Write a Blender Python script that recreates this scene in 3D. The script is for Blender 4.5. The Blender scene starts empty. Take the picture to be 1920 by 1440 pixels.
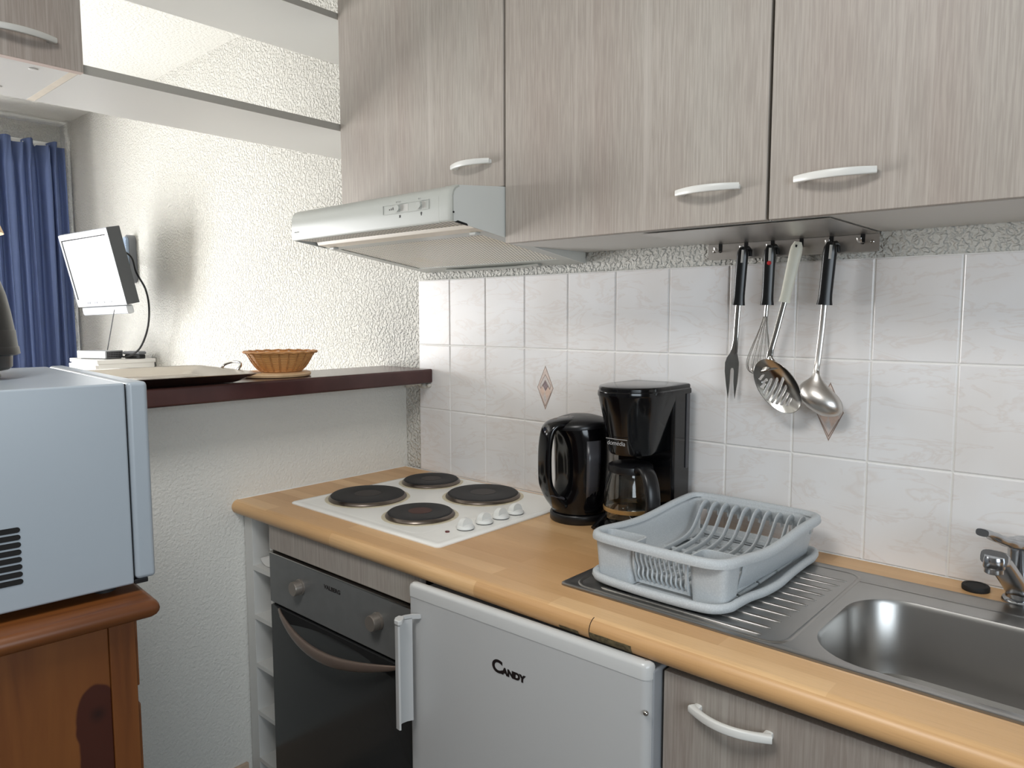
import bpy, bmesh, math, random
from mathutils import Vector, Matrix, Euler
random.seed(7)
PI = math.pi
C = bpy.context.scene.collection
SC = bpy.context.scene

# ---------------------------------------------------------------- materials
def lin(c):
    r = []
    for v in c[:3]:
        v = v / 255.0
        r.append(v / 12.92 if v <= 0.04045 else ((v + 0.055) / 1.055) ** 2.4)
    return (r[0], r[1], r[2], 1.0)

class N:
    """small node-building helper around one material"""
    def __init__(self, name):
        self.m = bpy.data.materials.new(name)
        self.m.use_nodes = True
        self.t = self.m.node_tree
        self.b = self.t.nodes['Principled BSDF']
    def node(self, typ, **kw):
        n = self.t.nodes.new(typ)
        for k, v in kw.items():
            if k.startswith('i_'):
                n.inputs[k[2:].replace('_', ' ')].default_value = v
            else:
                setattr(n, k, v)
        return n
    def link(self, a, b):
        self.t.links.new(a, b)
    def coords(self, scale=(1, 1, 1), rot=(0, 0, 0)):
        tc = self.node('ShaderNodeTexCoord')
        mp = self.node('ShaderNodeMapping')
        mp.inputs['Scale'].default_value = scale
        mp.inputs['Rotation'].default_value = rot
        self.link(tc.outputs['Object'], mp.inputs['Vector'])
        return mp.outputs['Vector']
    def noise(self, vec, scale, detail=3, rough=0.5, dist=0.0):
        n = self.node('ShaderNodeTexNoise')
        n.inputs['Scale'].default_value = scale
        n.inputs['Detail'].default_value = detail
        n.inputs['Roughness'].default_value = rough
        n.inputs['Distortion'].default_value = dist
        self.link(vec, n.inputs['Vector'])
        return n.outputs['Fac']
    def ramp(self, fac, stops):
        r = self.node('ShaderNodeValToRGB')
        e = r.color_ramp.elements
        while len(e) < len(stops):
            e.new(0.5)
        for k, (p, c) in enumerate(stops):
            e[k].position = p
            e[k].color = c
        self.link(fac, r.inputs['Fac'])
        return r.outputs['Color']
    def mix(self, a, b, fac, mode='MIX'):
        x = self.node('ShaderNodeMix', data_type='RGBA', blend_type=mode)
        for sock, v in ((x.inputs[0], fac), (x.inputs[6], a), (x.inputs[7], b)):
            if isinstance(v, (float, int, tuple)):
                sock.default_value = v
            else:
                self.link(v, sock)
        return x.outputs[2]
    def bump(self, h, strength, dist):
        b = self.node('ShaderNodeBump')
        b.inputs['Strength'].default_value = strength
        b.inputs['Distance'].default_value = dist
        self.link(h, b.inputs['Height'])
        self.link(b.outputs['Normal'], self.b.inputs['Normal'])
    def base(self, v):
        if isinstance(v, tuple):
            self.b.inputs['Base Color'].default_value = v
        else:
            self.link(v, self.b.inputs['Base Color'])
    def set(self, rough=None, metal=None, spec=None, coat=None, trans=None, ior=None):
        for k, v in (('Roughness', rough), ('Metallic', metal), ('Specular IOR Level', spec), ('Coat Weight', coat), ('Transmission Weight', trans), ('IOR', ior)):
            if v is not None:
                self.b.inputs[k].default_value = v

def plain(name, c, rough=0.5, metal=0.0, spec=None, coat=None, var=0.0, vscale=40, bump=0.0, bscale=300):
    n = N(name)
    v = n.coords()
    if var:
        f = n.noise(v, vscale, 3)
        lo = tuple(x * (1 - var) for x in lin(c)[:3]) + (1,)
        hi = tuple(min(1, x * (1 + var)) for x in lin(c)[:3]) + (1,)
        n.base(n.ramp(f, [(0.35, lo), (0.65, hi)]))
    else:
        n.base(lin(c))
    n.set(rough=rough, metal=metal, spec=spec, coat=coat)
    if bump:
        n.bump(n.noise(v, bscale, 2), bump, 0.001)
    return n.m

def stucco(name, c, size, strength, dist, spatter=True):
    n = N(name)
    v = n.coords()
    a = n.noise(v, size, 1.5, 0.5, 0.25)
    b = n.noise(v, size * 2.4, 2.0, 0.6)
    r = n.ramp(a, [(0.42, (0, 0, 0, 1)), (0.62, (1, 1, 1, 1))]) if spatter else a
    h = n.mix(r, b, 0.3)
    n.base(lin(c))
    n.set(rough=0.85, spec=0.25)
    n.bump(h, strength, dist)
    return n.m

def limed_oak(name, dark, light, streak):
    n = N(name)
    v1 = n.coords(scale=(1, 1, 0.035))
    v2 = n.coords(scale=(1, 1, 0.012))
    v3 = n.coords(scale=(1, 1, 0.16))
    warp = n.noise(v3, 7, 2, 0.5)
    f = n.noise(v1, 300, 3, 0.6, 0.25)
    g = n.noise(v2, 110, 2, 0.5, 0.4)
    base = n.mix(lin(dark), lin(light), n.ramp(f, [(0.40, (0, 0, 0, 1)), (0.62, (1, 1, 1, 1))]))
    base = n.mix(base, lin(streak), n.ramp(g, [(0.58, (0, 0, 0, 1)), (0.72, (0.55, 0.55, 0.55, 1))]))
    tint = n.ramp(warp, [(0.3, lin((243, 236, 232))), (0.7, lin((255, 255, 252)))])
    n.base(n.mix(base, tint, 1.0, 'MULTIPLY'))
    n.set(rough=0.42, spec=0.4)
    n.bump(f, 0.12, 0.0006)
    return n.m

def beech(name):
    n = N(name)
    v = n.coords()
    br = n.node('ShaderNodeTexBrick')
    br.offset = 0.37; br.offset_frequency = 2; br.squash = 1.0
    br.inputs['Color1'].default_value = lin((230, 190, 140))
    br.inputs['Color2'].default_value = lin((206, 160, 109))
    br.inputs['Mortar'].default_value = lin((218, 174, 122))
    br.inputs['Scale'].default_value = 1.0
    br.inputs['Mortar Size'].default_value = 0.0
    br.inputs['Bias'].default_value = -0.1
    br.inputs['Brick Width'].default_value = 0.46
    br.inputs['Row Height'].default_value = 0.042
    n.link(v, br.inputs['Vector'])
    vg = n.coords(scale=(0.03, 1, 1))
    g = n.noise(vg, 420, 3, 0.6)
    vg2 = n.coords(scale=(0.25, 1, 1))
    g2 = n.noise(vg2, 9, 2)
    c = n.mix(br.outputs['Color'], lin((150, 100, 55)), n.ramp(g, [(0.5, (0, 0, 0, 1)), (0.8, (0.22, 0.22, 0.22, 1))]))
    c = n.mix(c, n.ramp(g2, [(0.3, lin((232, 226, 220))), (0.7, lin((255, 255, 255)))]), 1.0, 'MULTIPLY')
    n.base(c)
    n.set(rough=0.36, spec=0.45)
    return n.m

def pine(name, axis):
    n = N(name)
    sc = {'z': (1, 1, 0.10), 'x': (0.10, 1, 1), 'y': (1, 0.10, 1)}[axis]
    v = n.coords(scale=sc)
    d = n.noise(v, 14, 3, 0.55, 1.2)
    fine = n.noise(v, 160, 3, 0.6)
    c = n.ramp(d, [(0.30, lin((72, 37, 15))), (0.48, lin((100, 57, 24))), (0.75, lin((112, 67, 29)))])
    c = n.mix(c, lin((96, 48, 20)), n.ramp(fine, [(0.52, (0, 0, 0, 1)), (0.8, (0.35, 0.35, 0.35, 1))]))
    vk = n.coords(scale=(1, 1, 0.6) if axis == 'z' else (1, 1, 1))
    vo = n.node('ShaderNodeTexVoronoi'); vo.inputs['Scale'].default_value = 9.0
    n.link(vk, vo.inputs['Vector'])
    c = n.mix(c, lin((70, 32, 14)), n.ramp(vo.outputs['Distance'], [(0.07, (0.85, 0.85, 0.85, 1)), (0.15, (0, 0, 0, 1))]))
    n.base(c)
    n.set(rough=0.38, spec=0.45)
    return n.m

def pine_knot(name, yk, zk):
    """pine board with one large dark knot and its flame figure"""
    n = N(name)
    m0 = pine(name + ' ground', 'z')
    n.t.nodes.clear()
    m0.name = name
    n.m = m0; n.t = m0.node_tree; n.b = n.t.nodes['Principled BSDF']
    src = n.b.inputs['Base Color'].links[0].from_socket
    tc = n.node('ShaderNodeTexCoord')
    sx = n.node('ShaderNodeSeparateXYZ'); n.link(tc.outputs['Object'], sx.inputs[0])
    wob = n.noise(tc.outputs['Object'], 22, 2)
    def m(op, a, b=None):
        k = n.node('ShaderNodeMath', operation=op)
        for s_, val in zip(k.inputs, (a, b)):
            if val is None: continue
            if isinstance(val, (int, float)): s_.default_value = val
            else: n.link(val, s_)
        return k.outputs[0]
    dy = m('DIVIDE', m('SUBTRACT', sx.outputs['Y'], yk), .024)
    dz = m('DIVIDE', m('MAXIMUM', m('SUBTRACT', sx.outputs['Z'], zk), 0.0), .040)
    d = m('ADD', m('SQRT', m('ADD', m('MULTIPLY', dy, dy), m('MULTIPLY', dz, dz))), m('MULTIPLY', m('SUBTRACT', wob, .5), .7))
    flame = n.ramp(d, [(0.88, (1, 1, 1, 1)), (0.96, (.25, .25, .25, 1)), (1.0, (0, 0, 0, 1))])
    c = n.mix(src, lin((58, 24, 13)), flame)
    dz2 = m('DIVIDE', m('SUBTRACT', sx.outputs['Z'], zk - .004), .014)
    dy2 = m('DIVIDE', m('SUBTRACT', sx.outputs['Y'], yk + .002), .013)
    k_ = n.ramp(m('SQRT', m('ADD', m('MULTIPLY', dy2, dy2), m('MULTIPLY', dz2, dz2))), [(0.0, (1, 1, 1, 1)), (1.0, (0, 0, 0, 1))])
    n.base(n.mix(c, lin((32, 12, 7)), k_))
    return n.m

def tile_mat(name):
    n = N(name)
    v = n.coords(scale=(1, 1, 1), rot=(0, 0.7, 0))
    vs = n.coords(scale=(0.5, 1, 1.6), rot=(0, 0.75, 0))
    a = n.noise(vs, 11, 4, 0.6, 1.3)
    b = n.noise(v, 5, 2, 0.5)
    c = n.ramp(b, [(0.35, lin((232, 228, 225))), (0.65, lin((238, 237, 237)))])
    c = n.mix(c, lin((214, 200, 190)), n.ramp(a, [(0.46, (0, 0, 0, 1)), (0.50, (0.30, 0.30, 0.30, 1)), (0.53, (0, 0, 0, 1))]))
    n.base(c)
    n.set(rough=0.28, spec=0.45)
    return n.m

def steel(name, c=(175, 174, 172), rough=0.28, stretch=(0.04, 1, 1), scale=260, bump=0.02):
    n = N(name)
    v = n.coords(scale=stretch)
    f = n.noise(v, scale, 2)
    n.base(lin(c))
    n.set(rough=rough, metal=1.0)
    n.bump(f, bump * 5, 0.0002)
    return n.m

def perforated(name, c, pitch, hole):
    """metal sheet with a regular pattern of round punched holes"""
    n = N(name)
    tc = n.node('ShaderNodeTexCoord')
    mp = n.node('ShaderNodeMapping')
    mp.inputs['Scale'].default_value = (1 / pitch, 1 / pitch, 0)
    n.link(tc.outputs['Object'], mp.inputs['Vector'])
    sx = n.node('ShaderNodeSeparateXYZ'); n.link(mp.outputs['Vector'], sx.inputs[0])
    def m(op, a, b=None):
        k = n.node('ShaderNodeMath', operation=op)
        for s, val in zip(k.inputs, (a, b)):
            if val is None: continue
            if isinstance(val, (int, float)): s.default_value = val
            else: n.link(val, s)
        return k.outputs[0]
    row = m('FLOOR', sx.outputs['Y'])
    xo = m('ADD', sx.outputs['X'], m('MULTIPLY', row, 0.5))
    fx = m('SUBTRACT', m('FRACT', xo), 0.5)
    fy = m('SUBTRACT', m('FRACT', sx.outputs['Y']), 0.5)
    d = m('SQRT', m('ADD', m('MULTIPLY', fx, fx), m('MULTIPLY', fy, fy)))
    mask = m('LESS_THAN', d, hole)
    stain = n.noise(n.coords(), 6, 3)
    col = n.mix(lin(c), lin((226, 208, 168)), n.ramp(stain, [(0.55, (0, 0, 0, 1)), (0.8, (0.5, 0.5, 0.5, 1))]))
    n.base(n.mix(col, lin((44, 42, 40)), mask))
    n.set(rough=0.45)
    return n.m

def wicker(name):
    n = N(name)
    v = n.coords(scale=(1, 1, 1))
    w = n.node('ShaderNodeTexWave', wave_type='BANDS', bands_direction='Z')
    w.inputs['Scale'].default_value = 90; w.inputs['Distortion'].default_value = 1.5
    n.link(v, w.inputs['Vector'])
    f = n.noise(v, 60, 2)
    c = n.ramp(w.outputs['Fac'], [(0.1, lin((168, 112, 58))), (0.7, lin((236, 184, 118)))])
    n.base(n.mix(c, lin((212, 150, 86)), f))
    n.set(rough=0.6)
    n.bump(w.outputs['Fac'], 0.6, 0.002)
    return n.m

def fabric(name, c):
    n = N(name)
    v = n.coords()
    f = n.noise(v, 700, 2)
    lo = tuple(x * 0.85 for x in lin(c)[:3]) + (1,)
    n.base(n.mix(lo, lin(c), f))
    n.set(rough=0.9, spec=0.15)
    return n.m

def speckled(name, c, sp):
    n = N(name)
    f = n.noise(n.coords(), 420, 2, 0.6)
    n.base(n.mix(lin(c), lin(sp), n.ramp(f, [(0.45, (0, 0, 0, 1)), (0.7, (0.8, 0.8, 0.8, 1))])))
    n.set(rough=0.5, spec=0.35)
    n.bump(f, 0.08, 0.0005)
    return n.m

def glass(name, c, rough=0.0):
    n = N(name)
    n.base(lin(c)); n.set(rough=rough, trans=1.0, ior=1.45)
    return n.m

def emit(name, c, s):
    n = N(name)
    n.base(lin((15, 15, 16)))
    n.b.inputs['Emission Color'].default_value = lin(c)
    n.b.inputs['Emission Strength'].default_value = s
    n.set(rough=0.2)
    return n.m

M = dict(
    stucco=stucco('rough white stucco', (212, 210, 203), 105, 1.0, 0.0055),
    stucco_fine=stucco('fine grey white stucco', (222, 220, 213), 120, 0.7, 0.005, False),
    ceiling=stucco('ceiling stucco', (222, 221, 215), 80, 0.5, 0.003),
    paint=plain('dark paint against bounce light', (96, 94, 92), 0.8),  # dark tone given to the unseen walls to cut bounced light
    floor=plain('floor tile darkened against bounce', (104, 98, 92), 0.4, var=0.06, vscale=6),  # darkened and greyed to cut warm light bouncing off the floor
    plinth=plain('terracotta beige plinth', (196, 172, 150), 0.4, var=0.05),
    grout=plain('white grout', (236, 234, 230), 0.8),
    tile=tile_mat('marbled white tile'),
    diamond_line=plain('motif brown outline', (156, 134, 122), 0.35),
    diamond_pink=plain('motif pink glaze', (222, 206, 197), 0.3, var=0.06, vscale=120),
    diamond_grey=plain('motif grey glaze', (212, 204, 200), 0.3, var=0.08, vscale=150),
    diamond_peach=plain('motif peach glaze', (224, 198, 182), 0.3, var=0.06, vscale=120),
    diamond_dark=plain('motif mauve brown glaze', (150, 134, 136), 0.3, var=0.25, vscale=200),
    oak=limed_oak('limed oak laminate', (162, 155, 148), (177, 170, 163), (192, 186, 180)),
    oak_shaded=limed_oak('limed oak toned for shade', (150, 142, 135), (164, 157, 150), (176, 169, 163)),  # limed oak again, darkened in colour for doors in shade
    melamine=plain('white melamine', (208, 207, 203), 0.4),
    melamine_edge=plain('cream end edging', (216, 206, 190), 0.55, var=0.04),
    pink_edge=plain('pinkish edging', (190, 170, 160), 0.5),
    dark_edge=plain('grey shelf edging', (158, 154, 146), 0.5),
    gap=plain('dark gap', (12, 11, 11), 0.9),
    white_plastic=plain('white satin plastic', (226, 226, 222), 0.35),
    handle_white=plain('white satin handle', (222, 221, 216), 0.3),
    handle_grey=plain('light grey handle', (184, 182, 176), 0.4),
    beech=beech('beech butcher block laminate'),
    chipboard=plain('bare chipboard', (96, 84, 58), 0.95, var=0.35, vscale=160, bump=0.8, bscale=400),
    ledge=plain('dark red brown varnish', (70, 42, 40), 0.22, var=0.12, vscale=14, spec=0.5),
    mortar=plain('rough plaster', (206, 202, 192), 0.95, bump=0.8, bscale=150),
    enamel=plain('white enamel', (244, 243, 238), 0.22, var=0.02, vscale=8),
    enamel_stain=plain('heat stained enamel', (206, 196, 170), 0.35, var=0.1, vscale=60),
    iron=plain('black cast iron', (34, 33, 34), 0.62, var=0.1, vscale=50),
    iron_centre=plain('worn iron centre', (50, 44, 42), 0.55),
    rust=plain('rusty iron centre', (74, 46, 40), 0.7),
    ring=steel('heat blued steel ring', (122, 113, 106), 0.3),
    red_dot=plain('dark red lens', (92, 26, 22), 0.3),
    oven_steel=plain('grey oven panel', (112, 113, 112), 0.42, metal=0.15, var=0.04, vscale=30),
    oven_glass=plain('smoked mirror oven glass', (70, 71, 71), 0.16, metal=0.5, spec=0.6),
    oven_knob=plain('warm grey metal knob', (150, 142, 134), 0.35, metal=0.6),
    oven_handle=plain('brown grey satin handle', (128, 112, 102), 0.3, metal=0.5),
    black=plain('black gloss plastic', (9, 9, 11), 0.12, spec=0.5),
    black_satin=plain('black satin plastic', (20, 20, 22), 0.32),
    black_handle=plain('black handle plastic', (22, 23, 24), 0.28),
    rubber=plain('black rubber', (20, 20, 20), 0.7),
    ink=plain('black print', (26, 18, 18), 0.5),
    faint=plain('faint grey print', (150, 150, 146), 0.6),
    print_white=plain('pale grey print', (168, 168, 168), 0.5),
    fridge=plain('white fridge enamel', (188, 188, 187), 0.36, bump=0.05, bscale=900),
    fridge_cap=plain('white glossy cap', (200, 200, 198), 0.2),
    grey_paint=plain('grey cabinet steel', (150, 152, 155), 0.5),
    hood=plain('toned down hood enamel', (172, 174, 168), 0.32),  # tone lowered to offset the strong window light on the front
    hood_lifted=plain('hood side lightened in tone', (204, 206, 202), 0.4),  # same enamel lightened, the side's brighter lighting put into the colour
    lamp_cover=plain('yellowed lamp cover', (214, 204, 188), 0.4),
    holes=perforated('perforated filter sheet', (236, 232, 220), 0.0100, 0.31),
    holes_small=perforated('perforated strip', (224, 218, 206), 0.0125, 0.40),
    sink=steel('brushed sink steel', (168, 166, 163), 0.30),
    steel=steel('polished steel', (190, 188, 184), 0.16, stretch=(1, 1, 0.05), bump=0.01),
    rail=steel('rail steel', (206, 202, 197), 0.34, stretch=(0.03, 1, 1)),
    chrome=steel('chrome', (176, 178, 181), 0.2, bump=0.0),
    tray_steel=steel('serving tray steel', (198, 190, 180), 0.24),
    cream_handle=plain('cream plastic handle', (232, 230, 214), 0.4, var=0.02),
    red=plain('red button', (196, 44, 48), 0.4),
    drainer=speckled('speckled grey plastic', (188, 193, 196), (204, 208, 210)),
    drainer_tray=speckled('speckled grey tray plastic', (186, 191, 194), (204, 208, 210)),
    carafe=glass('carafe glass', (235, 235, 232)),
    gold=plain('gold band', (176, 142, 92), 0.35, metal=0.5),
    smoke=plain('smoked grey window', (66, 66, 70), 0.3),
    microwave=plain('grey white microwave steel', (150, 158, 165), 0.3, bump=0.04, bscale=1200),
    pine_v=pine('honey pine upright', 'z'),
    pine_y=pine('honey pine rail', 'y'),
    pine_side=pine_knot('honey pine side with knot', -.079, .869),
    wicker=wicker('woven cane'),
    cane=plain('cane rim', (180, 128, 76), 0.55, var=0.15, vscale=90),
    board=plain('pale beech board', (206, 172, 132), 0.5, var=0.1, vscale=40),
    curtain=fabric('blue curtain cloth', (112, 128, 172)),
    tv_frame=plain('silver bezel', (190, 193, 196), 0.2),
    tv_side=plain('dark grey casing', (70, 72, 75), 0.5),
    screen=emit('screen glow for window reflection', (246, 251, 253), 1.0),  # emission stands in for the bright window mirrored in the glass
    bracket=plain('blue grey bracket', (150, 166, 186), 0.4),
    bracket_dark=plain('grey bracket side', (112, 114, 118), 0.5),
    furniture_white=plain('white lacquer', (232, 230, 226), 0.4),
    box_grey=plain('grey box', (110, 112, 116), 0.5),
    shade=fabric('beige shade cloth', (222, 196, 164)),
)

# ---------------------------------------------------------------- mesh building
class MB:
    def __init__(self):
        self.v = []; self.f = []; self.m = []
    def face(self, idx, m=0):
        self.f.append(tuple(idx)); self.m.append(m)
    def box(self, x0, x1, y0, y1, z0, z1, m=0):
        b = len(self.v)
        self.v += [(x, y, z) for z in (z0, z1) for y in (y0, y1) for x in (x0, x1)]
        for q in ((0, 2, 3, 1), (4, 5, 7, 6), (0, 1, 5, 4), (2, 6, 7, 3), (0, 4, 6, 2), (1, 3, 7, 5)):
            self.face([b + k for k in q], m)
        return self
    def loft(self, loops, closed=True, cap0=True, cap1=True, m=0, ring=False):
        b = len(self.v); n = len(loops[0])
        for l in loops:
            self.v += [tuple(p) for p in l]
        L = len(loops)
        for i in range(L if ring else L - 1):
            j = (i + 1) % L
            for k in range(n if closed else n - 1):
                a = (k + 1) % n
                self.face((b + i * n + k, b + i * n + a, b + j * n + a, b + j * n + k), m)
        if closed and not ring:
            if cap0: self.face([b + k for k in range(n)][::-1], m)
            if cap1: self.face([b + (L - 1) * n + k for k in range(n)], m)
        return self
    def lathe(self, prof, c=(0, 0, 0), seg=40, m=0, sx=1.0, sy=1.0, cap0=True, cap1=True):
        loops = []
        for r, z in prof:
            loops.append([(c[0] + r * sx * math.cos(2 * PI * k / seg), c[1] + r * sy * math.sin(2 * PI * k / seg), c[2] + z) for k in range(seg)])
        return self.loft(loops, True, cap0, cap1, m)
    def cyl(self, p0, p1, r0, r1=None, seg=24, m=0):
        return self.tube([p0, p1], [r0, r0 if r1 is None else r1], seg, m)
    def tube(self, path, rad, seg=10, m=0, flat=None, up=None, ring=False, power=None):
        """round (or flattened: flat=(a,b) half sizes along side and up) sweep along a path"""
        path = [Vector(p) for p in path]
        n = len(path)
        loops = []
        ref = Vector(up) if up else None
        for i, p in enumerate(path):
            if ring:
                t = path[(i + 1) % n] - path[i - 1]
            else:
                t = path[min(i + 1, n - 1)] - path[max(i - 1, 0)]
            t.normalize()
            if ref is None:
                ref = Vector((0, 0, 1)) if abs(t.z) < 0.9 else Vector((0, 1, 0))
            side = t.cross(ref)
            if side.length < 1e-6:
                side = t.cross(Vector((1, 0, 0)))
            side.normalize()
            u = side.cross(t).normalized()
            if not up:
                ref = u
            if flat:
                a, b = flat[i] if isinstance(flat[0], (tuple, list)) else flat
            else:
                a = b = rad[i] if isinstance(rad, (list, tuple)) else rad
            lp = []
            for k in range(seg):
                th = 2 * PI * k / seg
                cx, sy = math.cos(th), math.sin(th)
                if power:
                    cx = math.copysign(abs(cx) ** power, cx); sy = math.copysign(abs(sy) ** power, sy)
                lp.append(tuple(p + side * (a * cx) + u * (b * sy)))
            loops.append(lp)
        return self.loft(loops, True, True, True, m, ring)
    def prism(self, poly, axis, lo, hi, m=0):
        """poly of 2-D points; axis x: (y,z), y: (x,z), z: (x,y)"""
        def P(a, b, h):
            return {'x': (h, a, b), 'y': (a, h, b), 'z': (a, b, h)}[axis]
        return self.loft([[P(a, b, lo) for a, b in poly], [P(a, b, hi) for a, b in poly]], True, True, True, m)
    def sphere(self, c, r, seg=20, rings=10, m=0, s=(1, 1, 1), z0=-1.0, z1=1.0):
        prof = []
        for i in range(rings + 1):
            th = -PI / 2 + PI * i / rings
            prof.append((max(1e-5, r * math.cos(th)), r * math.sin(th) * s[2]))
        return self.lathe(prof, c, seg, m, s[0], s[1])

WM = {}
def root_of(o):
    while o.parent: o = o.parent
    return o

def build(name, mb, mats, parent=None, bevel=0.0, seg=3, smooth=40, solid=0.0, sub=0, local=False, loc=None, solid_off=-1):
    """link one mesh object; world coordinates unless local (then in the frame of the thing it belongs to)"""
    me = bpy.data.meshes.new(name)
    v = [Vector(p) for p in mb.v]
    o = bpy.data.objects.new(name, me)
    if parent is None:
        l = Vector(loc) if loc else Vector((sum(p.x for p in v) / len(v), sum(p.y for p in v) / len(v), min(p.z for p in v)))
        if not local:
            v = [p - l for p in v]
        o.location = l
        WM[o] = Matrix.Translation(l)
    else:
        r = root_of(parent)
        if not local:
            inv = WM[r].inverted()
            v = [inv @ p for p in v]
    me.from_pydata([tuple(p) for p in v], [], mb.f)
    ml = mats if isinstance(mats, (list, tuple)) else [mats]
    for m in ml:
        me.materials.append(M[m] if isinstance(m, str) else m)
    me.polygons.foreach_set('material_index', mb.m)
    bm = bmesh.new(); bm.from_mesh(me)
    bmesh.ops.recalc_face_normals(bm, faces=bm.faces)
    bm.to_mesh(me); bm.free()
    C.objects.link(o)
    if parent is not None:
        o.parent = parent
    if smooth:
        me.polygons.foreach_set('use_smooth', [True] * len(me.polygons))
        if not bevel:
            me.set_sharp_from_angle(angle=math.radians(smooth))
    if solid:
        s = o.modifiers.new('thickness', 'SOLIDIFY'); s.thickness = solid; s.offset = solid_off
    if bevel:
        b = o.modifiers.new('edge', 'BEVEL'); b.width = bevel; b.segments = seg
        b.limit_method = 'ANGLE'; b.angle_limit = math.radians(38); b.harden_normals = True
    if sub:
        s = o.modifiers.new('smooth', 'SUBSURF'); s.levels = sub; s.render_levels = sub
    return o

def tag(o, label=None, cat=None, group=None, kind=None):
    if label: o['label'] = label
    if cat: o['category'] = cat
    if group: o['group'] = group
    if kind: o['kind'] = kind
    return o

def thing(name, loc, label, cat, group=None, rot=(0, 0, 0)):
    o = bpy.data.objects.new(name, None)
    o.empty_display_size = 0.05
    o.location = loc; o.rotation_euler = rot
    C.objects.link(o)
    WM[o] = Matrix.Translation(Vector(loc)) @ Euler(rot).to_matrix().to_4x4()
    return tag(o, label, cat, group)

def struct(name, mb, m, label, cat, **kw):
    return tag(build(name, mb, m, **kw), label, cat, kind='structure')

def text(name, s, mat, parent, loc, rot, size, local=False, shear=0.0, bold=0.0, sx=1.0, align='LEFT', spacing=1.0, extrude=0.0002):
    cu = bpy.data.curves.new(name, 'FONT')
    cu.body = s; cu.size = size; cu.extrude = extrude; cu.shear = shear; cu.offset = bold
    cu.align_x = align; cu.space_character = spacing
    cu.materials.append(M[mat])
    o = bpy.data.objects.new(name, cu)
    C.objects.link(o)
    W = Matrix.Translation(Vector(loc)) @ Euler(rot).to_matrix().to_4x4() @ Matrix.Diagonal((sx, 1, 1, 1))
    r = root_of(parent)
    o.parent = parent
    o.matrix_basis = W if local else WM[r].inverted() @ W
    bpy.context.view_layer.update()
    me = bpy.data.meshes.new_from_object(o.evaluated_get(bpy.context.evaluated_depsgraph_get()))
    q = bpy.data.objects.new(name, me)
    C.objects.link(q)
    q.parent = parent; q.matrix_basis = o.matrix_basis.copy()
    bpy.data.objects.remove(o)
    q.name = name
    return q

def smooth_path(pts, n=6, closed=False):
    """Catmull-Rom through the points"""
    P = [Vector(p) for p in pts]; L = len(P); out = []
    rng = range(L if closed else L - 1)
    for i in rng:
        if closed:
            a, b, c, d = P[i - 1], P[i], P[(i + 1) % L], P[(i + 2) % L]
        else:
            a, b, c, d = P[max(i - 1, 0)], P[i], P[i + 1], P[min(i + 2, L - 1)]
        for k in range(n):
            t = k / n
            out.append(0.5 * ((2 * b) + (c - a) * t + (2 * a - 5 * b + 4 * c - d) * t * t + (3 * b - a - 3 * c + d) * t ** 3))
    if not closed:
        out.append(P[-1])
    return [tuple(p) for p in out]

def rrect(x0, x1, y0, y1, r, n=6, z=None):
    out = []
    rr = r if isinstance(r, (list, tuple)) else (r, r, r, r)
    for (cx, cy, a0), q in zip((((x1), (y1), 0), ((x0), (y1), 90), ((x0), (y0), 180), ((x1), (y0), 270)), rr):
        sx = -1 if cx == x1 else 1
        sy = -1 if cy == y1 else 1
        for k in range(n + 1):
            a = math.radians(a0 + 90 * k / n)
            p = (cx + sx * q + q * math.cos(a), cy + sy * q + q * math.sin(a))
            out.append(p if z is None else p + (z,))
    return out

# ---------------------------------------------------------------- camera
cam = bpy.data.cameras.new('camera')
co = bpy.data.objects.new('camera', cam); C.objects.link(co)
CAM_F = 1374.24
yaw, pitch, roll = 0.7261, -0.0919, -0.0012
cam.sensor_fit = 'HORIZONTAL'; cam.sensor_width = 36.0
cam.lens = CAM_F / 1920.0 * 36.0
fw = Vector((-math.sin(yaw) * math.cos(pitch), math.cos(yaw) * math.cos(pitch), math.sin(pitch)))
r0 = Vector((math.cos(yaw), math.sin(yaw), 0)); u0 = r0.cross(fw)
rr_ = math.cos(roll) * r0 + math.sin(roll) * u0
uu_ = -math.sin(roll) * r0 + math.cos(roll) * u0
mw = Matrix((rr_, uu_, -fw)).transposed().to_4x4()
mw.translation = Vector((1.75937, -1.54133, 1.3883))
co.matrix_world = mw
cam.clip_start = 0.02
SC.camera = co

# ================================================================= SETTING
FX, RX, FY = -3.166, 3.0, -3.4          # far wall, right wall, front wall
CZ = 2.5
struct('floor', MB().box(FX - .2, RX + .2, FY - .2, .2, -.1, 0), 'floor', 'tiled floor of the room, darkened to cut bounce light', 'floor')
struct('ceiling', MB().box(FX - .2, RX + .2, FY - .2, .2, CZ, CZ + .1), 'ceiling', 'white textured ceiling', 'ceiling')
struct('wall_back', MB().box(FX - .2, RX + .2, .006, .2, 0, CZ), 'stucco', 'rough white stucco wall behind kitchen and living area', 'wall')
struct('wall_front', MB().box(FX - .2, RX + .2, FY - .2, FY, 0, CZ), 'paint', 'plain wall facing the kitchen, darkened to cut bounce light', 'wall')
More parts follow.
